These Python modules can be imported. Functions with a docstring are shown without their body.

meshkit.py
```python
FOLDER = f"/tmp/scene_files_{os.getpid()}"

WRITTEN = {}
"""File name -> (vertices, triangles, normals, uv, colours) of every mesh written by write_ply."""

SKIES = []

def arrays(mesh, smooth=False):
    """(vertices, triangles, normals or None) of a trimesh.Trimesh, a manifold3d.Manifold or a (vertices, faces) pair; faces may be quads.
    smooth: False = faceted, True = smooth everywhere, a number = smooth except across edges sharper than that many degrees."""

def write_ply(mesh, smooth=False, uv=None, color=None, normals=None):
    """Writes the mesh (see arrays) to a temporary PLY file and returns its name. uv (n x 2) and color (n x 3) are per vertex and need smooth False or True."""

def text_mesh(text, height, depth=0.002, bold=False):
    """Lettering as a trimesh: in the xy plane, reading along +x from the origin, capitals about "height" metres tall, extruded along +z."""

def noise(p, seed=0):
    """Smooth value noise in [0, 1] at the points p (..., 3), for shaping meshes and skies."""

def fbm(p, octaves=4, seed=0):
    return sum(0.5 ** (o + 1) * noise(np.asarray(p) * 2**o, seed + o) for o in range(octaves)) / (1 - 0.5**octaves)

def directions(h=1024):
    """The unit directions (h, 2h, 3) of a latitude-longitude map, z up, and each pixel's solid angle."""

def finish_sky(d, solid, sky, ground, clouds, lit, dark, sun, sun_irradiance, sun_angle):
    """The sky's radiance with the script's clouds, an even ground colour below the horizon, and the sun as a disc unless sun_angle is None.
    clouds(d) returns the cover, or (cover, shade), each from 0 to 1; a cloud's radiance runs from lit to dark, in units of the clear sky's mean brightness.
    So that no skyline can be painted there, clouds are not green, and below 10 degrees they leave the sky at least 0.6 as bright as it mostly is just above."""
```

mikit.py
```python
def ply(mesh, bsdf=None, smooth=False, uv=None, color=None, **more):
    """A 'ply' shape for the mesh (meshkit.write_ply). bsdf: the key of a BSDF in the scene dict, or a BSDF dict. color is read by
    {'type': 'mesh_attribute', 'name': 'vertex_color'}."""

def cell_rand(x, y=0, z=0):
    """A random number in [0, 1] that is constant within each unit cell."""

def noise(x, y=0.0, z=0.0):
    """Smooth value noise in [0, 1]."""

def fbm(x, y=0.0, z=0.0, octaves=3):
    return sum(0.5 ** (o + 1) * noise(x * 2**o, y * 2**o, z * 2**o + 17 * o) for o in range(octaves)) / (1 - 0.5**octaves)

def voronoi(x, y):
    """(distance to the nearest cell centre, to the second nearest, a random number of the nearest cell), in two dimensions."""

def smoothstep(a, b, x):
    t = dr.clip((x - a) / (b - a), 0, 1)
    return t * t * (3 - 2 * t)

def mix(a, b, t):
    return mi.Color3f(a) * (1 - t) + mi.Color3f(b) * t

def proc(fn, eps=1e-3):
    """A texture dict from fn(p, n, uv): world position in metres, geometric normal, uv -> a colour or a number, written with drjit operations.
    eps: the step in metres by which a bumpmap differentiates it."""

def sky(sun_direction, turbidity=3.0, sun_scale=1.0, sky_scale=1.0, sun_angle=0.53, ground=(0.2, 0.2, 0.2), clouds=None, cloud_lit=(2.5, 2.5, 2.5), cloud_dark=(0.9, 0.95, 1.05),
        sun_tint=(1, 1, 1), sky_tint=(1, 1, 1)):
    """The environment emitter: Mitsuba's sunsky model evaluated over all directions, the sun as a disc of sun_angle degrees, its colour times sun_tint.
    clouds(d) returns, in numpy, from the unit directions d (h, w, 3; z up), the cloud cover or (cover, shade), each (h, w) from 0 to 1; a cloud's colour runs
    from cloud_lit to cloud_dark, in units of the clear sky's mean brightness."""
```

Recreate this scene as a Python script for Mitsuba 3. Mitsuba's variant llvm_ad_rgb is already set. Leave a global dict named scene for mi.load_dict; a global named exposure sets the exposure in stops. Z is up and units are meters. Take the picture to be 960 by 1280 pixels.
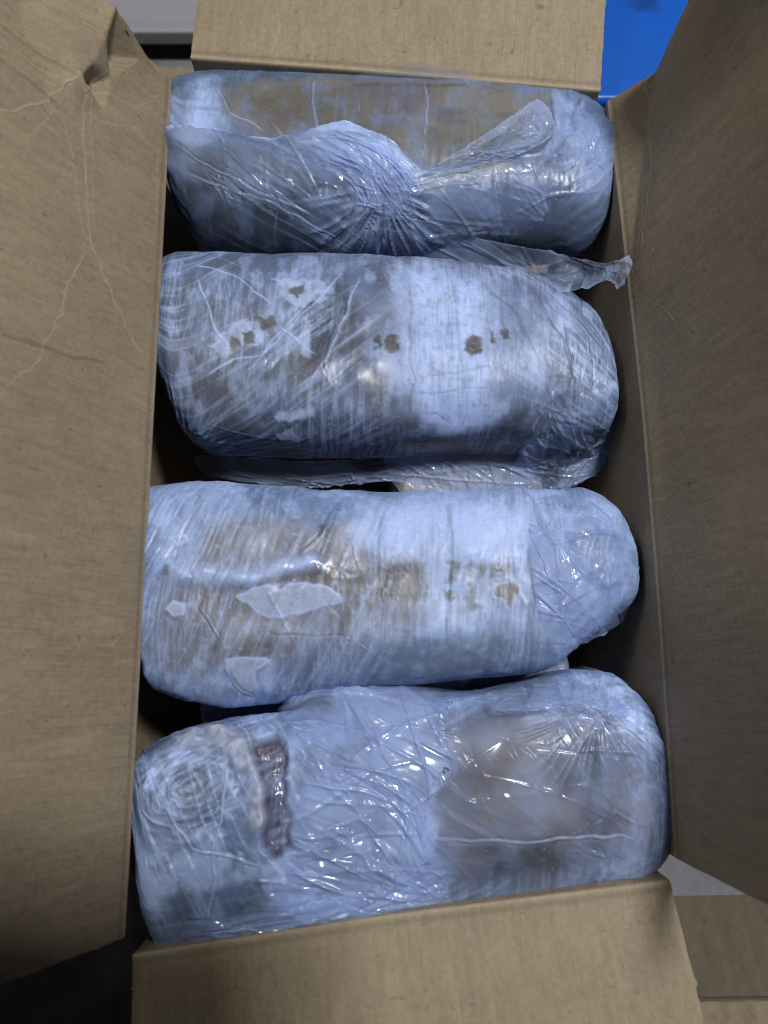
import math
import numpy as np, trimesh, mitsuba as mi, mikit, meshkit
from scipy.interpolate import LinearNDInterpolator, RectBivariateSpline
from scipy.ndimage import gaussian_filter, gaussian_filter1d

T = mi.ScalarTransform4f
scene, labels = {'type': 'scene'}, {}
# ---------------------------------------------------------------- camera, exposure, lamps
CAM, TILT = np.array([-0.009, -0.193, 0.911]), math.radians(12.8)
FWD = np.array([0, math.sin(TILT), -math.cos(TILT)])
scene['camera'] = {'type': 'thinlens', 'to_world': T().look_at(origin=CAM.tolist(), target=(CAM + FWD).tolist(), up=[0, 1, 0.2]),
                   'fov': 67.0, 'fov_axis': 'y', 'aperture_radius': 0.0034, 'focus_distance': 0.66, 'near_clip': 0.02, 'far_clip': 100.0}
exposure = -0.1


def lamp(name, label, centre, size, rad, rot=0.0, tip=0.0):
    """A ceiling lamp: a tray housing that is open below, a glowing diffuser in it."""
    lx, ly = size[0] / 2, size[1] / 2
    to = T().translate(list(map(float, centre))).rotate([0, 0, 1], rot).rotate([0, 1, 0], tip)
    d = (np.array([[-lx, -ly, 0], [lx, -ly, 0], [lx, ly, 0], [-lx, ly, 0.0]]), np.array([[0, 2, 1], [0, 3, 2]]))
    scene[name + '__diffuser'] = mikit.ply(d, 'lamp_white', emitter={'type': 'area', 'radiance': {'type': 'rgb', 'value': rad}}, to_world=to)
    parts = [trimesh.creation.box(extents=[size[0] + .06, size[1] + .06, .03])]
    parts[0].apply_translation([0, 0, .03])
    for sx in (-1, 1):
        a = trimesh.creation.box(extents=[.02, size[1] + .06, .05]); a.apply_translation([sx * (lx + .02), 0, -.011]); parts.append(a)
        b = trimesh.creation.box(extents=[size[0] + .018, .02, .05]); b.apply_translation([0, sx * (ly + .02), -.0115]); parts.append(b)
    scene[name + '__housing'] = mikit.ply(trimesh.util.concatenate(parts), 'lamp_white', to_world=to)
    labels[name] = {'label': label, 'category': 'lamp'}


scene['lamp_white'] = {'type': 'twosided', 'bsdf': {'type': 'diffuse', 'reflectance': {'type': 'rgb', 'value': [.7, .7, .7]}}}
#LAMPS
lamp('ceiling_lamp', 'square white ceiling lamp high above the right side of the box', (0.54, 0.36, 2.3), (.27, .27), [208.0, 208.0, 210.0], 8)
lamp('ceiling_lamp_001', 'added long fill lamp far to the left of the box, brightening the right flap', (-1.5, 1.0, 2.5), (.3, 1.2), [14.0, 13.8, 13.2], 0)  # added fill light for the right flap; no lamp is known there
#LAMPS-END


# ---------------------------------------------------------------- helpers
def srgb(r, g, b):
    c = np.array([r, g, b]) / 255.0
    return np.where(c < 0.04045, c / 12.92, ((c + 0.055) / 1.055) ** 2.4)


def sm(a, b, x):
    t = np.clip((x - a) / (b - a), 0, 1)
    return t * t * (3 - 2 * t)


def nz(p, f, seed=0, oct=3):
    return meshkit.fbm(np.asarray(p) * np.asarray(f, float), oct, seed)


def ridge(p, f, seed=0, oct=2, k=6.0):
    """Thin crease lines: 1 on the zero set of a noise, falling off to the sides."""
    return np.exp(-np.abs(meshkit.fbm(np.asarray(p) * np.asarray(f, float), oct, seed) - .5) * 2 * k)


def crumple(p, f, seed=0):
    """Facets with sharp folds, as in crumpled film."""
    return sum(w * np.abs(meshkit.noise(np.asarray(p) * np.asarray(f, float) * g + 3.1 * g, seed + i) - .5) for i, (g, w) in enumerate(((1, 1.0), (2.1, .5), (4.3, .22))))


def folds(q, seed, count, ang, spread, lengths, widths):
    """Straight sharp pleats scattered over a sheet: points q (n, 2) in metres; angles in degrees. Heights from 0 to about 1."""
    rng = np.random.default_rng(seed)
    lo, hi = q.min(0), q.max(0)
    out = np.zeros(len(q))
    for _ in range(count):
        c = lo + (hi - lo) * rng.random(2)
        a = math.radians(ang + spread * rng.normal())
        l, w, k = rng.uniform(*lengths), rng.uniform(*widths), rng.uniform(.35, 1) * rng.choice([1, 1, -.7])
        d = q - c
        u, v = d @ np.array([math.cos(a), math.sin(a)]), d @ np.array([-math.sin(a), math.cos(a)])
        v = v + .12 * l * rng.normal() * (u / l) ** 2
        out += k * np.clip(1 - np.abs(v) / (w * (1 - .5 * np.clip(np.abs(u) / l, 0, 1))), 0, 1) * np.clip(1 - (u / l) ** 2, 0, 1)
    return out


def over(c, colour, m):
    m = np.clip(m, 0, 1)[..., None]
    return c * (1 - m) + np.asarray(colour) * m


def dist_line(q, line):
    """Distance of the points q (n, 2) to a polyline, and how far along it (0 to 1) the nearest point lies."""
    line = np.asarray(line, float)
    best, at = np.full(len(q), 9.0), np.zeros(len(q))
    seg = np.linalg.norm(np.diff(line, axis=0), axis=1)
    start = np.concatenate([[0], np.cumsum(seg)])
    for a, b, s0, l in zip(line[:-1], line[1:], start, seg):
        d = b - a
        t = np.clip(((q - a) @ d) / max(d @ d, 1e-12), 0, 1)
        e = np.linalg.norm(q - a - t[:, None] * d, axis=1)
        at = np.where(e < best, (s0 + t * l) / start[-1], at)
        best = np.minimum(best, e)
    return best, at


def inside(q, poly):
    """Signed distance to a closed polygon, positive inside."""
    poly = np.asarray(poly, float)
    d, _ = dist_line(q, np.vstack([poly, poly[:1]]))
    x, y = q[:, 0], q[:, 1]
    inn = np.zeros(len(q), bool)
    for (x1, y1), (x2, y2) in zip(poly, np.roll(poly, -1, 0)):
        if y1 != y2:
            inn ^= ((y1 > y) != (y2 > y)) & (x < (x2 - x1) * (y - y1) / (y2 - y1) + x1)
    return np.where(inn, d, -d)


def grid_faces(n, m, wrap=False):
    i, j = np.meshgrid(np.arange(n - 1), np.arange(m if wrap else m - 1), indexing='ij')
    k = (j + 1) % m
    return np.stack([i * m + j, (i + 1) * m + j, (i + 1) * m + k, i * m + k], -1).reshape(-1, 4)


def normals(P):
    """Unit normals of a grid of points (n, m, 3)."""
    n = np.cross(np.gradient(P, axis=0), np.gradient(P, axis=1))
    return n / (np.linalg.norm(n, axis=-1, keepdims=True) + 1e-12)


# ---------------------------------------------------------------- packages: a lofted roll with rounded ends
class Body:
    """outline: closed polygon in plan (world x, y). zc, H: height of the middle and half height. n: squareness of the section."""

    def __init__(self, outline, zc, H, n=2.5, nu=560, nv=380, soft=3.0, hp=.5, tilt=0.0):
        o = np.asarray(outline, float)
        a, b = int(o[:, 0].argmin()), int(o[:, 0].argmax())
        ch1 = o[np.arange(a, b + (1 if b >= a else 1 + len(o))) % len(o)]
        ch2 = o[np.arange(b, a + (1 if a >= b else 1 + len(o))) % len(o)][::-1]
        hi, lo = (ch1, ch2) if ch1[:, 1].mean() > ch2[:, 1].mean() else (ch2, ch1)
        x0, x1 = o[a, 0], o[b, 0]
        t = np.linspace(0, 1, nu)
        s = t + 0.9 / (2 * np.pi) * -np.sin(2 * np.pi * t)          # closer together at the two ends
        x = x0 + (x1 - x0) * s
        f = np.linspace(x0, x1, 1500)
        yh = np.interp(f, *self.mono(hi)); yl = np.interp(f, *self.mono(lo))
        k = soft / 1000 / (f[1] - f[0])
        yh, yl = gaussian_filter1d(yh, k, mode='nearest'), gaussian_filter1d(yl, k, mode='nearest')
        e = np.minimum(f - x0, x1 - f)
        cap = np.sqrt(np.clip(1 - (1 - np.clip(e / .008, 0, 1)) ** 2, 0, 1))
        yc, w = (yh + yl) / 2, np.maximum((yh - yl) / 2, 1e-4) * cap
        yc, w = np.interp(x, f, yc), np.interp(x, f, w)
        h = H * np.clip(w / (.85 * w.max()), 0, 1.0) ** hp
        h = gaussian_filter1d(h, nu * .008, mode='nearest') * np.interp(x, f, cap) ** .6
        ph = np.linspace(0, 2 * np.pi, 4001)
        rm = w.max()
        cy, cz = np.sign(np.cos(ph)) * np.abs(np.cos(ph)) ** (2 / n), np.sign(np.sin(ph)) * np.abs(np.sin(ph)) ** (2 / n)
        arc = np.concatenate([[0], np.cumsum(np.hypot(np.diff(cy) * rm, np.diff(cz) * H))])
        dens = np.concatenate([[0], np.cumsum(np.diff(arc) * np.where(cz[1:] > -.55, 1, .25))])
        pick = np.interp(np.arange(nv) / nv, dens / dens[-1], ph)
        cy, cz = np.interp(pick, ph, cy), np.interp(pick, ph, cz)
        self.V1 = np.interp(pick, ph, arc)                          # metres around, from the back edge over the top
        P = np.empty((nu, nv, 3))
        P[..., 0] = x[:, None]
        P[..., 1] = yc[:, None] + w[:, None] * cy
        P[..., 2] = zc + tilt * (x - (x0 + x1) / 2)[:, None] + h[:, None] * cz
        self.P, self.nu, self.nv = P, nu, nv
        self.N = -self.norm(P)
        self.U, self.V = np.broadcast_to(x[:, None], (nu, nv)).ravel(), np.broadcast_to(self.V1, (nu, nv)).ravel()
        self.q = np.stack([self.U, self.V], 1)
        self.p = P.reshape(-1, 3)
        self.D = np.zeros(nu * nv)

    @staticmethod
    def mono(c):
        x = np.maximum.accumulate(c[:, 0]) + np.arange(len(c)) * 1e-7
        return x, c[:, 1]

    @staticmethod
    def norm(P):
        n = np.cross(np.gradient(P, axis=0), (np.roll(P, -1, 1) - np.roll(P, 1, 1)) / 2)
        return -n / (np.linalg.norm(n, axis=-1, keepdims=True) + 1e-12) * -1

    def points(self):
        return (self.P + self.N * self.D.reshape(self.nu, self.nv, 1)).reshape(-1, 3)

    def mesh(self):
        return self.points(), grid_faces(self.nu, self.nv, True)


def closed_mesh(v, f):
    """Orients the triangles outward."""
    f = np.vstack([f[:, [0, 1, 2]], f[:, [0, 2, 3]]])
    a, b, c = v[f[:, 0]], v[f[:, 1]], v[f[:, 2]]
    return (v, f[:, ::-1] if np.einsum('ij,ij->i', a, np.cross(b, c)).sum() < 0 else f)


# ---------------------------------------------------------------- loose film: a net of control points, made dense and crumpled
def film_grid(net, n, m):
    net = np.asarray(net, float)
    a, b = np.linspace(0, 1, net.shape[0]), np.linspace(0, 1, net.shape[1])
    s, t = np.linspace(0, 1, n), np.linspace(0, 1, m)
    return np.stack([RectBivariateSpline(a, b, net[..., k], kx=min(3, len(a) - 1), ky=min(3, len(b) - 1))(s, t) for k in range(3)], -1)


# ---------------------------------------------------------------- the cardboard box
def panel_grid(hinge, out, angle, L, step, zdir=1.0, t0=0.0):
    """Points (n, m, 3) of a sheet that starts along the hinge polyline and runs on along cos(angle) * out + sin(angle) * up; angle(s, t) in radians."""
    hinge = np.asarray(hinge, float)
    seg = np.concatenate([[0], np.cumsum(np.linalg.norm(np.diff(hinge, axis=0), axis=1))])
    n, m = int(seg[-1] / step) + 2, int(L / step) + 2
    s, t = np.linspace(0, seg[-1], n), np.linspace(0, L, m)
    h = np.stack([gaussian_filter1d(np.interp(np.linspace(-.1, 1.1, 700) * seg[-1], seg, hinge[:, k]), 20, mode='nearest') for k in range(3)], 1)
    h = np.stack([np.interp(s, np.linspace(-.1, 1.1, 700) * seg[-1], h[:, k]) for k in range(3)], 1)
    S, Tt = np.meshgrid(s, t, indexing='ij')
    a = angle(S, Tt) + 0 * S
    o = np.asarray(out, float)
    d = np.cos(a)[..., None] * o + np.sin(a)[..., None] * np.array([0, 0, 1.0]) * zdir
    P = h[:, None, :] + np.concatenate([np.zeros((n, 1, 3)), np.cumsum((d[:, 1:] + d[:, :-1]) / 2 * np.diff(t)[None, :, None], axis=1)], 1)
    return P, S, Tt


KRAFT, KRAFT_PALE, KRAFT_DARK = srgb(139, 125, 103), srgb(184, 170, 146), srgb(80, 68, 53)


def sheet(key, P, colour, thick, face, parent_bsdf='kraft', edge_noise=.0006):
    """A cardboard sheet with the front grid P; face: a direction that the front should look to."""
    N = normals(P)
    if (N * np.asarray(face)).sum(-1).mean() < 0:
        N = -N
    n, m = P.shape[:2]
    back = P - N * thick
    v1, f1 = P.reshape(-1, 3), grid_faces(n, m)
    bi, bj = np.unique(np.r_[np.arange(0, n, 6), n - 1]), np.unique(np.r_[np.arange(0, m, 6), m - 1])
    v2 = back[np.ix_(bi, bj)].reshape(-1, 3)
    f2 = grid_faces(len(bi), len(bj))[:, ::-1]
    loop = np.r_[np.arange(m), m - 1 + m * np.arange(1, n), (n - 1) * m + np.arange(m - 2, -1, -1), m * np.arange(n - 2, 0, -1)]
    e1, e2 = v1[loop], (back.reshape(-1, 3))[loop]
    mid = (e1 + e2) / 2
    k = len(loop)
    ev = np.vstack([e1, mid + (meshkit.noise(mid * 700)[:, None] - .5) * .0016, e2])
    a = np.arange(k); b = (a + 1) % k
    f3 = np.vstack([np.stack([a, b, b + k, a + k], 1), np.stack([a + k, b + k, b + 2 * k, a + 2 * k], 1)])
    c1 = colour.reshape(-1, 3)
    c2 = np.tile(KRAFT * .9, (len(v2), 1))
    wave = (.75 + .35 * meshkit.noise(ev * 350))[:, None]
    c3 = KRAFT_PALE * wave * np.r_[np.ones(k), np.full(k, .7), np.ones(k)][:, None]
    v = np.vstack([v1, v2, ev]); f = np.vstack([f1, f2 + len(v1), f3 + len(v1) + len(v2)])
    scene[key] = mikit.ply((v, f), parent_bsdf, smooth=True, color=np.vstack([c1, c2, c3]))


scene['kraft'] = {'type': 'twosided', 'bsdf': {'type': 'principled', 'base_color': {'type': 'mesh_attribute', 'name': 'vertex_color'}, 'roughness': .62, 'specular': .28}}


def kraft_colour(S, Tt, seed, flute, worn=()):
    """Grain, flute lines and blotches of kraft paper; S along the hinge, Tt away from it, in metres."""
    q = np.stack([S, Tt, 0 * S + seed], -1)
    g = .84 + .32 * nz(q, (480, 480, 1), seed, 2) + .16 * (nz(q, (22, 22, 1), seed + 5, 3) - .5)
    g += .26 * (nz(q, (420, 50, 1), seed + 7, 2) - .5)
    g += .055 * np.sin(2 * np.pi * (flute / .0034 + .5 * nz(q, (8, 8, 1), seed + 3, 2))) * (nz(q, (14, 25, 1), seed + 2, 2) > .38)
    g += .07 * (sm(.6, .75, nz(q, (130, 16, 1), seed + 13, 2)) * sm(.5, .7, nz(q, (9, 9, 1), seed + 14, 2)))
    c = KRAFT * g[..., None]
    fleck = nz(q, (330, 330, 1), seed + 9, 1)
    c = over(c, KRAFT_DARK, sm(.90, .97, fleck) * .5)
    return c


def crease(P, N, c, S, Tt, line, width=.0016, height=.0009, pale=.55, wob=.0022, seed=1):
    """A worn crease: a raised, paler, wandering line on a sheet, with a fine groove beside it."""
    q = np.stack([S, Tt], -1).reshape(-1, 2)
    qq = np.stack([q[:, 0], q[:, 1], 0 * q[:, 0] + seed], 1)
    w = np.stack([nz(qq, (95, 95, 1), seed, 3) - .5, nz(qq, (95, 95, 1), seed + 40, 3) - .5], 1) * 2 * wob
    d, at = dist_line(q + w, line)
    fade = np.clip(np.minimum(at, 1 - at) * 8 + .15, 0, 1) * (.45 + .8 * nz(qq, (60, 60, 1), seed + 3, 2))
    e = (np.exp(-(d / width) ** 2) * fade).reshape(S.shape)
    g = (np.exp(-((d - 2.2 * width) / width) ** 2) * fade).reshape(S.shape)
    P += N * (e * height - g * height * .5)[..., None]
    c[:] = over(c, KRAFT_PALE if pale > 0 else KRAFT_DARK, e * abs(pale))


Z0 = .3
R = math.radians
hl = [(-.2058, .3640, Z0), (-.2, -.0274, Z0), (-.1952, -.3775, Z0)]
hr = [(.1954, .3400, Z0), (.2054, .042, Z0), (.2064, -.1566, Z0), (.2044, -.3235, Z0)]
hb = [(-.1943, .3785, Z0), (-.0313, .3640, Z0), (.1950, .3415, Z0)]
hf = [(-.1937, -.3789, Z0), (-.009, -.3526, Z0), (.2040, -.3284, Z0)]


def bend(a1, r=.010):
    return lambda S, Tt: R(90) + (a1(S, Tt) - R(90)) * sm(0, r, Tt)


PANELS = {}


def build_panels(step=.0012):
    # left flap, opened to about 60 degrees, its far end crumpled
    PANELS['left'] = panel_grid(hl, (-1, 0, 0), bend(lambda S, Tt: R(60) + R(4) * (S / .74) - R(7) * sm(.0, .2, Tt)), .2, step)
    # right flap: nearly upright; at the far end it first leans out and then stands up along a second crease
    def ra(S, Tt):
        far = sm(.30, .0, S)
        lean = R(86) - R(40) * far
        second = .004 + .047 * np.clip(1 - S / .215, 0, 1)
        return lean + (R(87) + R(3) * sm(.10, 0, S) - R(10) * sm(.02, .14, S) * sm(.66, .40, S) - lean) * sm(second - .003, second + .003, Tt)
    PANELS['right'] = panel_grid(hr, (1, 0, 0), bend(ra, .006), .214, step)
    PANELS['back'] = panel_grid(hb, (.07, .9975, 0), bend(lambda S, Tt: R(4) + R(9) * S / .39 - R(8) * (Tt / .2), .005), .2, step)
    PANELS['front'] = panel_grid(hf, (.115, -.9934, 0), bend(lambda S, Tt: R(12) + R(2) * S / .39 - R(18) * sm(.02, .2, Tt), .006), .2, step)


def build_carton(D):
    key = 'cardboard_box'
    labels[key] = {'label': 'open brown cardboard box with raised flaps holding four frosty wrapped blocks', 'category': 'cardboard box'}
    bed = {'left': (1, 0, .5), 'right': (-1, 0, .3), 'back': (0, -.1, 1), 'front': (0, .1, 1)}
    names = {'left': 'flap', 'right': 'flap_001', 'back': 'flap_002', 'front': 'flap_003'}
    lab = {'left': 'left flap with a crumpled far corner and pale worn creases', 'right': 'right flap standing nearly upright with a pale score line',
           'back': 'far short flap laid back flat', 'front': 'near short flap laid forward'}
    for i, side in enumerate(PANELS):
        P, S, Tt = (a.copy() for a in PANELS[side])
        P0 = P.copy()
        N = normals(P)
        if (N * np.asarray(bed[side])).sum(-1).mean() < 0:
            N = -N
        q = np.stack([S, Tt, 0 * S + 3 * i], -1)
        c = kraft_colour(S, Tt, 11 * i, S)
        P += N * (.004 * (nz(q, (6, 6, 1), 70 + i, 2) - .5) * sm(0, .03, Tt) + .00022 * (nz(q, (55, 55, 1), 80 + i, 3) - .5) + .00009 * np.sin(2 * np.pi * S / .0034))[..., None]
        if side == 'left':
            pts = np.array(D['dent'])
            f = LinearNDInterpolator(pts[:, :2], pts[:, 2], fill_value=0.0)
            hgt = gaussian_filter(f(S, Tt), 1.2)
            P += N * (2.3 * hgt)[..., None]
        for j, (line, wd, ht, pale, wob) in enumerate(D['crease_' + side]):
            crease(P, N, c, S, Tt, line, wd * (.5 if pale > 0 else .8), ht * (.38 if ht > 0 else .8), pale * (.95 if pale > 0 else 1.4), wob, seed=100 * i + 7 * j)
        # the score along the rim: a worn bead
        bead = np.exp(-((Tt - .0035) / (.0011 if side == 'right' else .0016)) ** 2) * (.5 + .6 * nz(q, (30, 200, 1), 60 + i, 2))
        c = over(c, KRAFT_PALE * 1.05, bead * (.75 if side == 'right' else .4))
        c = over(c, KRAFT_DARK, np.exp(-((Tt - .0085) / .0018) ** 2) * .35)
        P += N * (np.exp(-((Tt - .0035) / .0016) ** 2) * .0006)[..., None]
        # ragged cut ends
        for end in (0, -1):
            P[end] += (nz(q[end], (160, 160, 1), 5 + i, 3) - .5)[:, None] * .0008 * np.sign((P0[end] - P0[end // 2 + (2 if end == 0 else -3)]))
        sheet(f'{key}__{names[side]}', P, c, .0042, bed[side])
        labels[f'{key}__{names[side]}'] = {'label': lab[side]}
    # walls, from the rim down to the floor of the box
    wl = {'left': (hl, (-1, 0, 0), .2), 'right': (hr, (1, 0, 0), .2), 'back': (hb, (0, 1, 0), .35), 'front': (hf, (0, -1, 0), .35)}
    for i, (side, (h, out, lim)) in enumerate(wl.items()):
        P, S, Tt = panel_grid(h, out, lambda S, Tt: R(-90), Z0 - .004, .002 if side in ('right', 'front') else .004)
        o = np.array(out, float)
        P += o * ((lim - (P @ o)) * sm(0, .3, Tt) + .004 * (nz(np.stack([S, Tt, 0 * S], -1), (7, 7, 1), 30 + i, 2) - .5) * sm(0, .04, Tt))[..., None]
        if side == 'left':
            P += o * (.048 * np.sin(np.pi * np.clip(Tt / .29, 0, 1)) ** .8)[..., None]
        c = kraft_colour(S, Tt, 200 + i, S) * .92
        sheet(f'{key}__wall' + ('' if i == 0 else f'_{i:03d}'), P, c, .0042, -o)
    s = trimesh.creation.box(extents=[.398, .698, .004]); s.apply_translation([0, 0, .0042])
    scene[key + '__bottom'] = mikit.ply(s, 'kraft_plain')
    # torn paper where the slots between the flaps end
    for j, (x, y, z, l, a) in enumerate(D['tears']):
        n, m = 14, 40
        u, w = np.meshgrid(np.linspace(-1, 1, n), np.linspace(0, 1, m), indexing='ij')
        g = np.stack([u * .0035 * (1 - .6 * w) + .003 * np.sin(w * 7 + j), w * l, .004 * np.sin(w * 5) + .0016 * u ** 2], -1)
        g += (meshkit.fbm(g * 300 + j * 9, 3)[..., None] - .5) * .003
        ca, sa = math.cos(R(a)), math.sin(R(a))
        g = g @ np.array([[ca, sa, 0], [-sa, ca, 0], [0, 0, 1]]) + np.array([x, y, z])
        cc = np.tile(KRAFT_PALE * .9, (n, m, 1)) * (.8 + .4 * meshkit.noise(g * 500))[..., None]
        sheet(f'{key}__torn_paper' + ('' if j == 0 else f'_{j:03d}'), g, cc, .0008, (0, 0, 1))


scene['kraft_plain'] = {'type': 'twosided', 'bsdf': {'type': 'principled', 'base_color': {'type': 'rgb', 'value': (KRAFT * .9).tolist()}, 'roughness': .7, 'specular': .25}}


# ---------------------------------------------------------------- frozen blocks in plastic film
def uv_tex(k):
    return mikit.proc((lambda p, n, uv: uv.x) if k == 0 else (lambda p, n, uv: uv.y))


UVX, UVY = uv_tex(0), uv_tex(1)
scene['wrap'] = {'type': 'twosided', 'bsdf': {'type': 'principled', 'base_color': {'type': 'mesh_attribute', 'name': 'vertex_color'}, 'roughness': UVX, 'specular': .5, 'clearcoat': .08, 'clearcoat_gloss': .8}}
# clear film: uv.x is how much of the light the film stops, uv.y its roughness
scene['film'] = {'type': 'mask', 'opacity': UVX, 'bsdf': {'type': 'blendbsdf', 'weight': .45,
    'gloss': {'type': 'twosided', 'bsdf': {'type': 'principled', 'base_color': {'type': 'mesh_attribute', 'name': 'vertex_color'}, 'roughness': UVY, 'specular': 1.0, 'clearcoat': 1.0, 'clearcoat_gloss': .93}},
    'through': {'type': 'principledthin', 'base_color': {'type': 'mesh_attribute', 'name': 'vertex_color'}, 'roughness': UVY, 'eta': 1.5, 'diff_trans': 1.3}}}

FROST, FROST_LIT, FILM = np.array([.168, .246, .448]), np.array([.39, .512, .83]), np.array([.40, .515, .79])
MEAT, MEAT_DARK, BEIGE, MILKY, SHADE = np.array([.150, .145, .160]), np.array([.050, .042, .038]), np.array([.36, .31, .24]), np.array([.37, .45, .66]), np.array([.085, .112, .165])


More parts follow.
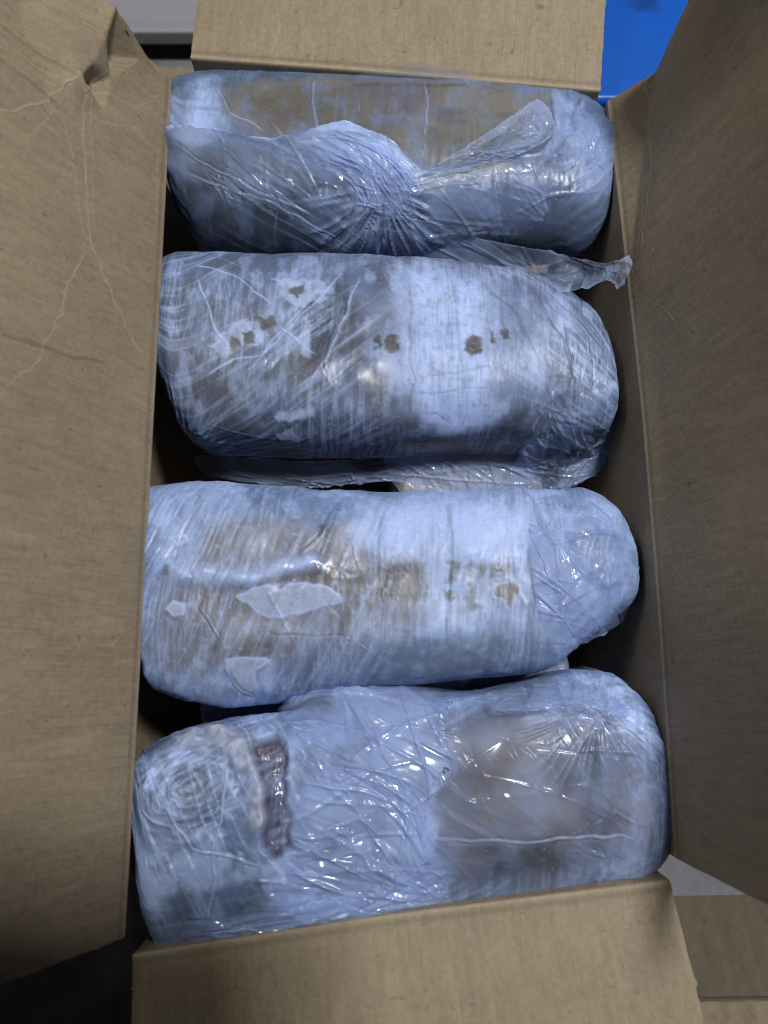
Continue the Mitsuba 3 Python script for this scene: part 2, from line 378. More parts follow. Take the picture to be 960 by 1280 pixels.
class Paint:
    """Colour, roughness and relief of a body in its own coordinates (metres along, metres around)."""

    def __init__(s, body, data, seed, base):
        s.b, s.d, s.seed = body, data, seed
        s.p, s.q = body.p, body.q
        s.c, s.r = np.tile(np.asarray(base, float), (len(s.p), 1)), np.full(len(s.p), .42)
        s.q3 = np.column_stack([s.q, np.full(len(s.q), seed * 1.7)])

    def wob(s, a, f, seed):
        return s.q + a * 2 * np.stack([nz(s.q3, f, seed, 3) - .5, nz(s.q3, f, seed + 9, 3) - .5], 1)

    def near(s, pts, r):
        """Only the vertices near the drawn shape: keeps the distance loops short."""
        pts = np.asarray(pts)
        return np.nonzero(((s.q > pts.min(0) - r) & (s.q < pts.max(0) + r)).all(1))[0]

    def patch(s, name, col, k=1.0, soft=.002, wob=.004, f=90, h=0.0, rough=None, grain=0.0, gf=300, rim=0.0):
        for j, poly in enumerate(s.d.get(name, ())):
            ix = s.near(poly, .02 + 3 * soft)
            if not len(ix):
                continue
            q3 = s.q3[ix] + j * .37
            w = s.q[ix] + wob * 2 * np.stack([nz(q3, f, s.seed + 31, 3) - .5, nz(q3, f, s.seed + 57, 3) - .5], 1)
            sd = inside(w, poly)
            m = sm(-soft, soft, sd)
            if grain:
                m = m * np.clip(1 - grain + 2 * grain * sm(.35, .65, nz(q3, gf, s.seed + 77, 2)), 0, 1)
            s.c[ix] = over(s.c[ix], col, m * k)
            if rim:
                s.c[ix] = over(s.c[ix], FROST_LIT, np.exp(-(sd / .0011) ** 2) * rim)
            s.b.D[ix] += h * sm(-soft * 1.5, soft * 1.5, sd)
            if rough is not None:
                s.r[ix] += (rough - s.r[ix]) * m * k

    def lines(s, name, col=FROST_LIT, k=.6, width=.0009, h=.0006, wob=.002, f=60, twin=0.0, seed=0):
        for j, line in enumerate(s.d.get(name, ())):
            ix = s.near(line, .015)
            if not len(ix):
                continue
            q3 = s.q3[ix] + j * .53
            w = s.q[ix] + wob * 2 * np.stack([nz(q3, f, s.seed + 131 + seed, 2) - .5, nz(q3, f, s.seed + 157 + seed, 2) - .5], 1)
            d, at = dist_line(w, line)
            e = np.exp(-(d / width) ** 2) * np.clip(np.minimum(at, 1 - at) * 9 + .1, 0, 1) * (.4 + .9 * nz(q3, 120, s.seed + 9, 2))
            s.c[ix] = over(s.c[ix], col, e * k)
            s.b.D[ix] += e * h
            if twin:
                g = np.exp(-((d - 2.1 * width) / width) ** 2) * np.clip(np.minimum(at, 1 - at) * 9, 0, 1)
                s.b.D[ix] -= g * h * twin
                s.c[ix] = over(s.c[ix], SHADE, g * .4 * twin)

    def mask(s, name, soft=.003, wob=.004, f=60):
        m = np.zeros(len(s.q))
        w = s.wob(wob, f, s.seed + 3)
        for poly in s.d[name]:
            m = np.maximum(m, sm(-soft, soft, inside(w, poly)))
        return m

    def frost(s, a=.5, f=26, stretch=(1, 1), seed=0, col=FROST, lo=.42, hi=.62):
        n = nz(s.q3, (f * stretch[0], f * stretch[1], 1), s.seed + seed, 4)
        s.c = over(s.c, col, sm(lo, hi, n) * a)

    def streaks(s, ang, fu, fv, seed, col, k, h=0.0, mask=1.0, p=9.0):
        """Fine parallel lines in the film at an angle (degrees) to the block's axis."""
        a = R(ang)
        w = s.q @ np.array([[math.cos(a), -math.sin(a)], [math.sin(a), math.cos(a)]])
        w = np.column_stack([w + .006 * (nz(s.q3, 22, s.seed + seed + 4, 2)[:, None] - .5), np.full(len(w), seed * .71)])
        e = np.exp(-np.abs(meshkit.fbm(w * np.array([fu, fv, 1]), 2, s.seed + seed) - .5) * 2 * p) * mask * sm(.3, .6, nz(s.q3, 18, s.seed + seed + 60, 2))
        s.c = over(s.c, col, e * k)
        s.b.D += e * h

    def fan(s, centre, k, fa, seed, h, col, reach=.12, inner=.008, strength=.5, mask=1.0):
        """Gathers that run together at one point of the film."""
        d = s.q - np.asarray(centre)
        rr, th = np.hypot(d[:, 0], d[:, 1]), np.arctan2(d[:, 1], d[:, 0])
        w = np.stack([np.cos(th) * fa, np.sin(th) * fa, rr * 18 + seed], 1)
        e = np.exp(-np.abs(meshkit.fbm(w, 2, s.seed + seed) - .5) * 2 * k) * sm(reach, reach * .35, rr) * sm(inner * .3, inner, rr) * mask
        s.b.D += e * h
        s.c = over(s.c, col, e * strength)

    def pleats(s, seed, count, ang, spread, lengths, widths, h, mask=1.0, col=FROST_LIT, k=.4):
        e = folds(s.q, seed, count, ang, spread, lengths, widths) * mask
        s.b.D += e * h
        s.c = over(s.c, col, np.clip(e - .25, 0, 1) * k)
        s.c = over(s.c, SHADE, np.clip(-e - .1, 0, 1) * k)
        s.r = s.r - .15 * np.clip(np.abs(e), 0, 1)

    def finish(s, key, part, sparkle=.35):
        s.c = s.c * (np.clip(s.c.mean(1) / .46, .05, 1.15) ** .27)[:, None]
        g = nz(s.q3, 520, s.seed + 91, 2)
        s.c *= (.86 + .28 * g)[:, None]
        s.c = over(s.c, FROST_LIT * 1.08, sm(.84, .95, meshkit.noise(s.p @ np.array([[.36, .48, -.8], [-.8, .6, 0], [.48, .64, .6]]) * 950, s.seed + 17)) * sparkle)
        s.b.D += .00012 * (nz(s.q3, 260, s.seed + 19, 2) - .5)
        s.r = np.clip(s.r + .25 * (nz(s.q3, 45, s.seed + 23, 3) - .5), .1, .8)
        v, f = s.b.mesh()
        scene[f'{key}__{part}'] = mikit.ply((v, closed_mesh(v - v.mean(0), f)[1]), 'wrap', smooth=True, color=np.clip(s.c, .004, .95), uv=np.stack([s.r, s.r], 1))


def film(key, net, seed, n=170, m=170, amp=.004, f=55, opacity=(.25, .7), rough=.16, col=FILM, rag=.0025, aniso=(1, 1), fine=.0005, milky=0.0, count=70, ang=40, spread=40, pleat=.0016, fade=0.0, label=None, hem=.5):
    """A loose piece of plastic film along a net of control points, crumpled, milky where it is creased or frosted."""
    P = film_grid(net, n, m)
    N = normals(P)
    N = N * np.sign(N[..., 2].mean() + 1e-9)
    L1, L2 = np.linalg.norm(np.diff(P, axis=0), axis=-1).sum(0).mean(), np.linalg.norm(np.diff(P, axis=1), axis=-1).sum(1).mean()
    s, t = np.meshgrid(np.linspace(0, L1, n), np.linspace(0, L2, m), indexing='ij')
    q = np.stack([s * aniso[0], t * aniso[1], 0 * s + seed * .77], -1)
    cr = crumple(q, (f, f, 1), seed)
    pl = folds(np.stack([s.ravel(), t.ravel()], 1), seed, count, ang, spread, (.012, .6 * max(L1, L2)), (.0012, .0045)).reshape(s.shape)
    cr2 = np.clip(ridge(q, (f * 1.7, f * 1.7, 1), seed + 5, 2, 9.0) * .5 + np.clip(np.abs(pl) - .35, 0, 1) * .9, 0, 1)
    low = nz(q, (17, 17, 1), seed + 8, 2) - .5
    edge = np.minimum(np.minimum(s, L1 - s), np.minimum(t, L2 - t))
    P = P + N * (amp * .55 * (cr - .4) + amp * 1.3 * low + pleat * pl)[..., None]
    for k, ax in ((0, 0), (-1, 0), (0, 1), (-1, 1)):           # uneven torn edges
        e = P[k] if ax == 0 else P[:, k]
        i = (P[2] if k == 0 else P[-3]) if ax == 0 else (P[:, 2] if k == 0 else P[:, -3])
        d = e - i
        d = d / (np.linalg.norm(d, axis=-1, keepdims=True) + 1e-9)
        e += d * (rag * 2 * (meshkit.fbm(e * 90 + seed, 3) - .5))[:, None]
    haze = nz(q, (34, 34, 1), seed + 3, 4)
    o = opacity[0] + (opacity[1] - opacity[0]) * np.clip(sm(.36, .66, haze) * .75 + .5 * cr2 * sm(.3, .6, nz(q, (25, 25, 1), seed + 12, 2)) + hem * np.exp(-(edge / .0012) ** 2) + milky, 0, 1)
    if fade:
        o = o * sm(-.2, 1, edge / fade + .8 * (nz(q, (70, 70, 1), seed + 41, 3) - .5))
    c = np.tile(np.asarray(col, float), (n, m, 1)) * (.82 + .36 * nz(q, (60, 60, 1), seed + 21, 3))[..., None]
    c = over(c, FROST_LIT, cr2 * .45)
    rg = np.clip(rough + .12 * (nz(q, (40, 40, 1), seed + 31, 2) - .5), .06, .6)
    scene[key] = mikit.ply((P.reshape(-1, 3), grid_faces(n, m)), 'film', smooth=True, color=np.clip(c.reshape(-1, 3), .01, .95), uv=np.stack([o.ravel(), rg.ravel()], 1))
    if label:
        labels[key] = {'label': label}


BODY_ARGS = {
    'far': dict(zc=.248, H=.060, n=2.6, hp=.45),
    'second': dict(zc=.236, H=.064, n=3.0, hp=.32),
    'third': dict(zc=.238, H=.064, n=3.2, hp=.3),
    'near': dict(zc=.235, H=.070, n=3.2, hp=.3),
}
LOW_ARGS = dict(zc=.090, H=.068, n=2.6, hp=.4, nu=150, nv=110)


def build_second(D, b):
    key = 'frozen_block_001'
    labels[key] = {'label': 'second frozen block from the far end, frosty with dark spots and white flow marks', 'category': 'frozen block', 'group': 'wrapped frozen blocks in the box'}
    P = Paint(b, D, 2, np.array([.105, .122, .185]))
    x = b.U
    P.patch('tan', np.array([.095, .090, .092]), .75, .016, .012, 45, grain=.15)
    P.frost(.45, 14, (1, 1.4), 1, FROST)
    P.patch('solid2', FROST, .75, .022, .012, 40, rough=.55)
    P.patch('solid', FROST_LIT, .85, .024, .012, 40, rough=.6)
    P.frost(.40, 60, (1.4, .8), 3, FROST_LIT, .48, .66)
    P.frost(.35, 170, (1, 1), 5, SHADE * 1.3, .52, .70)
    P.patch('darkband', SHADE * .5, .9, .012, .010, 60, grain=.3, gf=160)  # shade on the lower front and in dark folds, painted into the colour
    P.streaks(3, 330, 22, 1, FROST_LIT, .45, .0003)
    P.streaks(-2, 420, 16, 2, SHADE, .35, -.0002)
    P.streaks(52, 190, 12, 3, FROST_LIT, .5, .0004, sm(.02, -.05, x))
    P.streaks(-48, 170, 14, 13, FROST_LIT, .45, .0003, sm(.05, .10, x))
    P.streaks(30, 260, 20, 23, SHADE, .5, -.0003, sm(-.06, -.10, x))
    P.fan(D['c_fan'][0][0], 6, 9, 5, .0014, FROST_LIT, .10, .012, .4)
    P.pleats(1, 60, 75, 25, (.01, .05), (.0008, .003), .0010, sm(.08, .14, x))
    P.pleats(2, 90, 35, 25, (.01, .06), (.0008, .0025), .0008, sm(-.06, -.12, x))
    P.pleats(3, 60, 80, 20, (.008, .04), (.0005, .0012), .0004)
    P.patch('milky', MILKY * 1.05, .75, .0022, .006, 140, rough=.3, rim=.2, grain=.3, gf=200)
    P.patch('hole', MEAT_DARK * 1.8, .8, .0014, .005, 190)
    P.patch('dark', MEAT_DARK * 1.1, .92, .0018, .004, 240, grain=.15, gf=420)
    P.lines('folds', SHADE, .5, .0007, .0007, .004, 45, twin=.5)
    P.lines('seams', SHADE, .4, .0006, -.0004, .004, 60)
    P.lines('scratch', FROST_LIT * 1.05, .75, .0008, .0004, .003, 50)
    P.lines('edge', FROST_LIT * 1.1, .8, .0022, .0012, .003, 40)
    b.D += .0075 * (nz(P.p, 16, 5, 3) - .5) + .0018 * (nz(P.p, 45, 6, 2) - .5)
    b.D += .0018 * crumple(P.p, (60, 60, 60), 8) * sm(.10, .16, x) + .0014 * crumple(P.p, (50, 50, 50), 9) * sm(-.13, -.18, x)
    P.finish(key, 'wrapped_block')
    for i, (nme, ar) in enumerate((('f_low', dict(opacity=(.12, .62), aniso=(1, .7), ang=80, spread=30, count=60, rag=.005)), ('f_right', dict(opacity=(.08, .7), count=90, ang=30, spread=45)), ('f_hang', dict(opacity=(.12, .7), ang=60, count=80, fade=.006)))):
        film(f'{key}__loose_film' + ('' if i == 0 else f'_{i:03d}'), D[nme], 20 + i, 130, 170, amp=.006, f=45, rough=.14, **ar)


def build_third(D, b):
    key = 'frozen_block_002'
    labels[key] = {'label': 'third frozen block from the far end, with a milky oval ice patch', 'category': 'frozen block', 'group': 'wrapped frozen blocks in the box'}
    P = Paint(b, D, 3, FROST * .95)
    x = b.U
    P.frost(.5, 20, (1, 1), 1, FROST_LIT, .42, .64)
    P.frost(.3, 150, (1, 1), 15, SHADE * 1.8, .5, .7)
    P.frost(.45, 60, (1, 1), 5, FROST_LIT, .54, .74)
    P.patch('tan', np.array([.165, .152, .155]), .85, .016, .016, 36, grain=.12, gf=160, rough=.5)
    P.patch('tan2', np.array([.135, .116, .096]), .8, .010, .012, 50, grain=.2, gf=220, rough=.5)
    P.patch('pale', np.array([.32, .33, .37]), .6, .012, .012, 40)
    P.lines('ridge', FROST_LIT * 1.05, .95, .0085, .0030, .006, 30)
    P.lines('under', np.array([.10, .082, .062]), .55, .0060, -.0010, .009, 26)  # shading below the soft fold, painted as a dark tan band
    P.frost(.30, 190, (1, 1), 25, FROST_LIT, .55, .75)
    P.patch('solid', FROST_LIT, .8, .020, .012, 40, rough=.6)
    P.patch('dusk', SHADE * 1.3, .65, .014, .01, 50, grain=.3, gf=160)  # darker lower front: its shade is put into the wrap colour
    P.streaks(14, 170, 8, 1, FROST_LIT, .22, .0004)
    P.streaks(2, 360, 14, 2, FROST_LIT, .4, .0002)
    P.streaks(24, 130, 8, 3, FROST_LIT, .35, .0008, sm(.02, -.03, x))
    P.streaks(20, 220, 10, 33, SHADE, .4, -.0004, sm(.02, -.03, x))
    P.streaks(3, 320, 12, 9, SHADE * 1.3, .5, -.0002, sm(.0, .04, x))
    P.patch('milky', MILKY * .85, .85, .0014, .0055, 55, h=.0003, rim=.6, grain=.2, gf=150)
    P.patch('brown', np.array([.09, .082, .078]), .55, .0045, .005, 130, grain=.25, gf=260)
    P.patch('dark', np.array([.08, .078, .08]), .7, .0026, .005, 210, grain=.15, gf=300)
    P.patch('amber', np.array([.14, .12, .10]), .75, .0020, .004, 150, rim=.4)
    P.lines('folds', SHADE, .45, .0008, .0007, .004, 45, twin=.5)
    P.lines('seams', SHADE * 1.2, .5, .0007, -.0005, .003, 60)
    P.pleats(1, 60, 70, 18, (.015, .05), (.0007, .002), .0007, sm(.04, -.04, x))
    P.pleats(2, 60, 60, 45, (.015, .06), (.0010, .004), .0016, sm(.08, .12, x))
    w = P.mask('wad', .012)
    P.c = over(P.c, FROST, w * .5)
    b.D += w * (.0042 * crumple(P.p, (26, 26, 26), 4) + .0008 * crumple(P.p, (80, 80, 80), 14))
    P.c = over(P.c, FROST_LIT, w * ridge(P.p, (40, 40, 40), 5, 2, 9) * .5)
    P.c = over(P.c, SHADE * 1.7, w * ridge(P.p, (34, 34, 34), 25, 2, 8) * .35)
    g = np.exp(-(((b.q - np.array(D['c_glint'][0][0])) / np.array([.028, .012])) ** 2).sum(1))
    b.D += g * .0014 * crumple(P.p, (150, 110, 110), 7)
    P.r = P.r * (1 - .5 * g)
    b.D += .0075 * (nz(P.p, 17, 35, 3) - .5) + .0018 * (nz(P.p, 50, 36, 2) - .5)
    P.finish(key, 'wrapped_block', .28)
    film(key + '__loose_film', D['f_wad'], 31, 150, 150, amp=.006, f=34, opacity=(.08, .68), rough=.12, hem=.35, fade=.004, count=60, ang=50, spread=50, pleat=.0018)


def build_near(D, b):
    key = 'frozen_block_003'
    labels[key] = {'label': 'nearest frozen block, coiled left end beside a dark reddish cleft', 'category': 'frozen block', 'group': 'wrapped frozen blocks in the box'}
    P = Paint(b, D, 4, FROST * .8)
    x = b.U
    P.frost(.6, 18, (1, 1), 1, SHADE * 2.2, .42, .62)
    P.frost(.6, 45, (1, 1), 2, FROST_LIT, .48, .68)
    P.patch('light', FROST_LIT, .8, .02, .014, 40)
    P.streaks(58, 150, 16, 71, FROST, .6, .0008, P.mask('light', .01))
    P.streaks(30, 120, 20, 73, FROST_LIT * 1.1, .6, .0008, P.mask('light', .01))  # whitish streaks painted as glints of the film over the middle
    P.patch('meat', np.array([.115, .105, .122]), .95, .030, .030, 26, grain=.1, gf=60, rough=.62)
    P.patch('meat_dark', np.array([.055, .046, .052]), .8, .014, .012, 55, grain=.35, gf=130, rough=.3)
    P.patch('pale', np.array([.24, .235, .26]), .65, .018, .014, 40)
    P.patch('pink', np.array([.28, .215, .21]), .5, .010, .010, 50)
    # the coil at the left end
    c0 = np.array(D['c_coil'][0][0]); d = P.wob(.004, 40, 3) - c0
    rr, th = np.hypot(d[:, 0] * .88 + d[:, 1] * .18, d[:, 1] * 1.25), np.arctan2(d[:, 1], d[:, 0])
    cm = sm(.062, .030, rr)
    spiral = .5 + .5 * np.cos(2 * np.pi * (rr / .0105 + th / (2 * np.pi)) + 9 * (nz(P.q3, 45, 6, 2) - .5))
    fine = nz(np.stack([rr * 420, np.cos(th) * 3, np.sin(th) * 3], 1), 1, 4, 2)
    b.D += cm * (.0011 * (spiral ** 2 - .4) * (.3 + 1.4 * nz(P.q3, 30, 61, 2)) + .0019 * (fine - .5)) - .006 * np.exp(-(rr / .011) ** 2)
    P.c = over(P.c, SHADE * 1.5, cm * sm(.6, .1, spiral) * .42)
    P.c = over(P.c, SHADE, cm * sm(.45, .3, fine) * .6)
    P.c = over(P.c, FROST_LIT, cm * sm(.5, .75, fine) * .65)
    P.c = over(P.c, np.array([.20, .15, .14]), np.exp(-(rr / .010) ** 2) * .7)
    P.r = P.r + .06 * cm
    P.frost(.6, 60, (1, 1), 21, SHADE * 1.1, .52, .70)
    P.streaks(-25, 150, 30, 51, FROST_LIT, .5, .0006, sm(-.0, -.05, x))
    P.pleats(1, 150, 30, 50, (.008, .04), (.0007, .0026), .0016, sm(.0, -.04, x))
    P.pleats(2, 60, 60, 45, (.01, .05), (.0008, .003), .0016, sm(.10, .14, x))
    P.lines('lip', np.array([.42, .42, .46]), .75, .0085, .0075, .003, 30)
    P.patch('cleft', np.array([.085, .048, .048]), .92, .0025, .004, 90, h=-.011, rough=.25)
    cl = np.zeros(len(x))
    for poly in D['cleft']:
        cl = np.maximum(cl, sm(-.001, .003, inside(b.q, poly)))
    lump = nz(P.p, 170, 44, 2)
    P.c = over(P.c, np.array([.20, .15, .16]), cl * sm(.50, .66, lump) * .6)
    P.c = over(P.c, np.array([.13, .06, .055]), cl * sm(.55, .7, nz(P.p, 120, 47, 2)) * .5)
    b.D += cl * .003 * (lump - .5)
    P.streaks(4, 330, 12, 33, FROST, .8, .0010, cl)
    clear = 1 - P.mask('meat', .012)
    P.streaks(4, 160, 14, 2, FROST_LIT, .4, .0005, sm(-.05, .0, x) * clear)
    P.streaks(62, 120, 10, 12, FROST_LIT, .35, .0005, clear)
    P.fan(D['c_knot'][0][0], 5, 8, 5, .0020, FROST_LIT, .09, .010, .35)
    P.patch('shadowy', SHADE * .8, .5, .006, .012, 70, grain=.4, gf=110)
    P.lines('folds', FROST_LIT, .5, .0008, .0007, .004, 45, twin=.5)
    b.D += .0080 * (nz(P.p, 16, 45, 3) - .5) + .0026 * crumple(P.p, (60, 60, 60), 46) * sm(-.03, -.08, x) + .0012 * (nz(P.p, 60, 48, 2) - .5)
    P.finish(key, 'wrapped_block', .3)
    fl = dict(f_centre=dict(amp=.006, f=30, opacity=(.3, .92), rough=.13, milky=.12, count=110, ang=58, spread=30, pleat=.0020, hem=.1, fade=.02), f_right=dict(amp=.0030, f=22, opacity=(.04, .42), rough=.10, count=60, ang=60, spread=30, pleat=.0012, hem=0, fade=.03),
              f_edge=dict(amp=.004, f=35, opacity=(.15, .75), rough=.13, hem=0, fade=.012, ang=80, spread=20), f_top=dict(amp=.004, f=30, opacity=(.15, .75), rough=.13, hem=0, fade=.012))
    for i, (nme, a) in enumerate(fl.items()):
        film(f'{key}__loose_film' + ('' if i == 0 else f'_{i:03d}'), D[nme], 40 + i, 190, 190, **a)


def build_far(D, b):
    key = 'frozen_block'
    labels[key] = {'label': 'farthest frozen block, its brownish top showing through the open mouth of a loose plastic bag', 'category': 'frozen block', 'group': 'wrapped frozen blocks in the box'}
    P = Paint(b, D, 1, SHADE * 1.5)
    x = b.U
    bag = P.mask('bag')
    P.frost(.6, 22, (1, 1), 1, FROST, .42, .64)
    P.patch('ends', FROST_LIT, .7, .012, .012, 50)
    P.patch('meat', np.array([.215, .198, .165]), .95, .010, .010, 50, grain=.15, gf=90)
    P.patch('olive', np.array([.125, .118, .075]), .6, .014, .014, 60, grain=.15, gf=120)
    P.patch('mauve', np.array([.15, .118, .135]), .6, .016, .014, 50)
    P.frost(.30, 55, (1.6, .7), 5, FROST, .58, .76)
    P.streaks(5, 190, 20, 2, SHADE, .5, -.0003)
    P.streaks(4, 120, 8, 12, FROST, .3, .0006)
    P.c = over(P.c, SHADE * .5, sm(.35, .98, bag) * sm(1.0, .6, bag) * .9)  # shadow under the lip of the bag, drawn in dark colour
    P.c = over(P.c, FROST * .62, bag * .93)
    b.D += .009 * bag
    P.patch('roll', FROST * .62, .8, .012, .006, 50, h=.006)
    P.patch('ends', FROST_LIT, .4, .012, .012, 50)
    P.patch('cream', np.array([.36, .35, .28]), .7, .005, .006, 50)
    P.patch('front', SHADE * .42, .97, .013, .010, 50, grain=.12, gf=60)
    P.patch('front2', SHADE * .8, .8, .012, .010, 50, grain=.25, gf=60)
    P.patch('puff', FROST_LIT * .95, .85, .009, .006, 50, h=.006)
    P.frost(.55, 34, (.6, 1.6), 41, SHADE * .9, .52, .68)
    P.lines('lip', FROST_LIT * 1.15, .85, .0018, .0014, .003, 40)  # lip line painted bright as a highlight
    P.streaks(-62, 170, 7, 22, FROST_LIT * .8, .5, .0006, sm(.0, -.04, x) * bag)
    P.streaks(60, 170, 7, 24, FROST_LIT * .85, .5, .0006, sm(.0, .04, x) * bag)
    P.frost(.35, 60, (1, 1), 35, FROST, .5, .7)
    P.fan(D['c_knot'][0][0], 5, 8, 5, .0034, FROST_LIT, .10, .008, .5, bag)
    P.lines('folds', FROST_LIT, .45, .0008, .0007, .004, 45, twin=.5)
    P.pleats(1, 80, 70, 35, (.01, .06), (.0008, .003), .0012)
    b.D += .0045 * (nz(P.p, 14, 55, 3) - .5) + .0018 * crumple(P.p, (55, 55, 55), 56) * np.maximum(sm(-.13, -.17, x), sm(.10, .15, x))
    P.finish(key, 'wrapped_block', .12)
    fl = dict(f_left=dict(amp=.0045, f=30, opacity=(.02, .36), rough=.14, ang=25, spread=20, count=70, hem=.15, fade=.008), f_mid=dict(amp=.005, f=26, opacity=(.2, .75), rough=.13, milky=.1, fade=.008, hem=.1),
              f_right=dict(amp=.0042, f=34, opacity=(.04, .5), rough=.12, ang=70, spread=30, hem=.15, fade=.008), f_band=dict(amp=.003, f=50, opacity=(.2, .7), rough=.12, aniso=(1, .4)),
              f_rim=dict(amp=.0045, f=34, opacity=(.15, .75), rough=.13, fade=.006, hem=.15), f_tail=dict(amp=.008, f=34, opacity=(.10, .55), rough=.12, aniso=(1, .8), ang=60, spread=45, count=40, rag=.005),
              f_back=dict(amp=.003, f=20, opacity=(.3, .5), rough=.4, count=3, pleat=.0006, fade=.009, hem=0))
    for i, (nme, a) in enumerate(fl.items()):
        film(f'{key}__loose_film' + ('' if i == 0 else f'_{i:03d}'), D[nme], 60 + i, 150, 170, **a)


def build_lower(D):
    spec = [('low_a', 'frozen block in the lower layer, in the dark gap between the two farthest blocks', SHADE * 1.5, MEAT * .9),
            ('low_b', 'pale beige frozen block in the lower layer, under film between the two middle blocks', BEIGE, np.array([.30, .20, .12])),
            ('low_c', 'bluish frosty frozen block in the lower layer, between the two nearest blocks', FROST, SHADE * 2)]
    for i, (nme, lab, c1, c2) in enumerate(spec):
        key = f'frozen_block_{4 + i:03d}'
        labels[key] = {'label': lab, 'category': 'frozen block', 'group': 'wrapped frozen blocks in the box'}
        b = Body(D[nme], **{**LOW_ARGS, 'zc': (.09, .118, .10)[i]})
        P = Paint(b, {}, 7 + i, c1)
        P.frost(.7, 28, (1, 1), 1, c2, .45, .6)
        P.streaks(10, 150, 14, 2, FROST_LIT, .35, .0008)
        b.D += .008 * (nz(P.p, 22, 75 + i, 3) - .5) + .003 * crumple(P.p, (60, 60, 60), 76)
        P.finish(key, 'wrapped_block', .1)


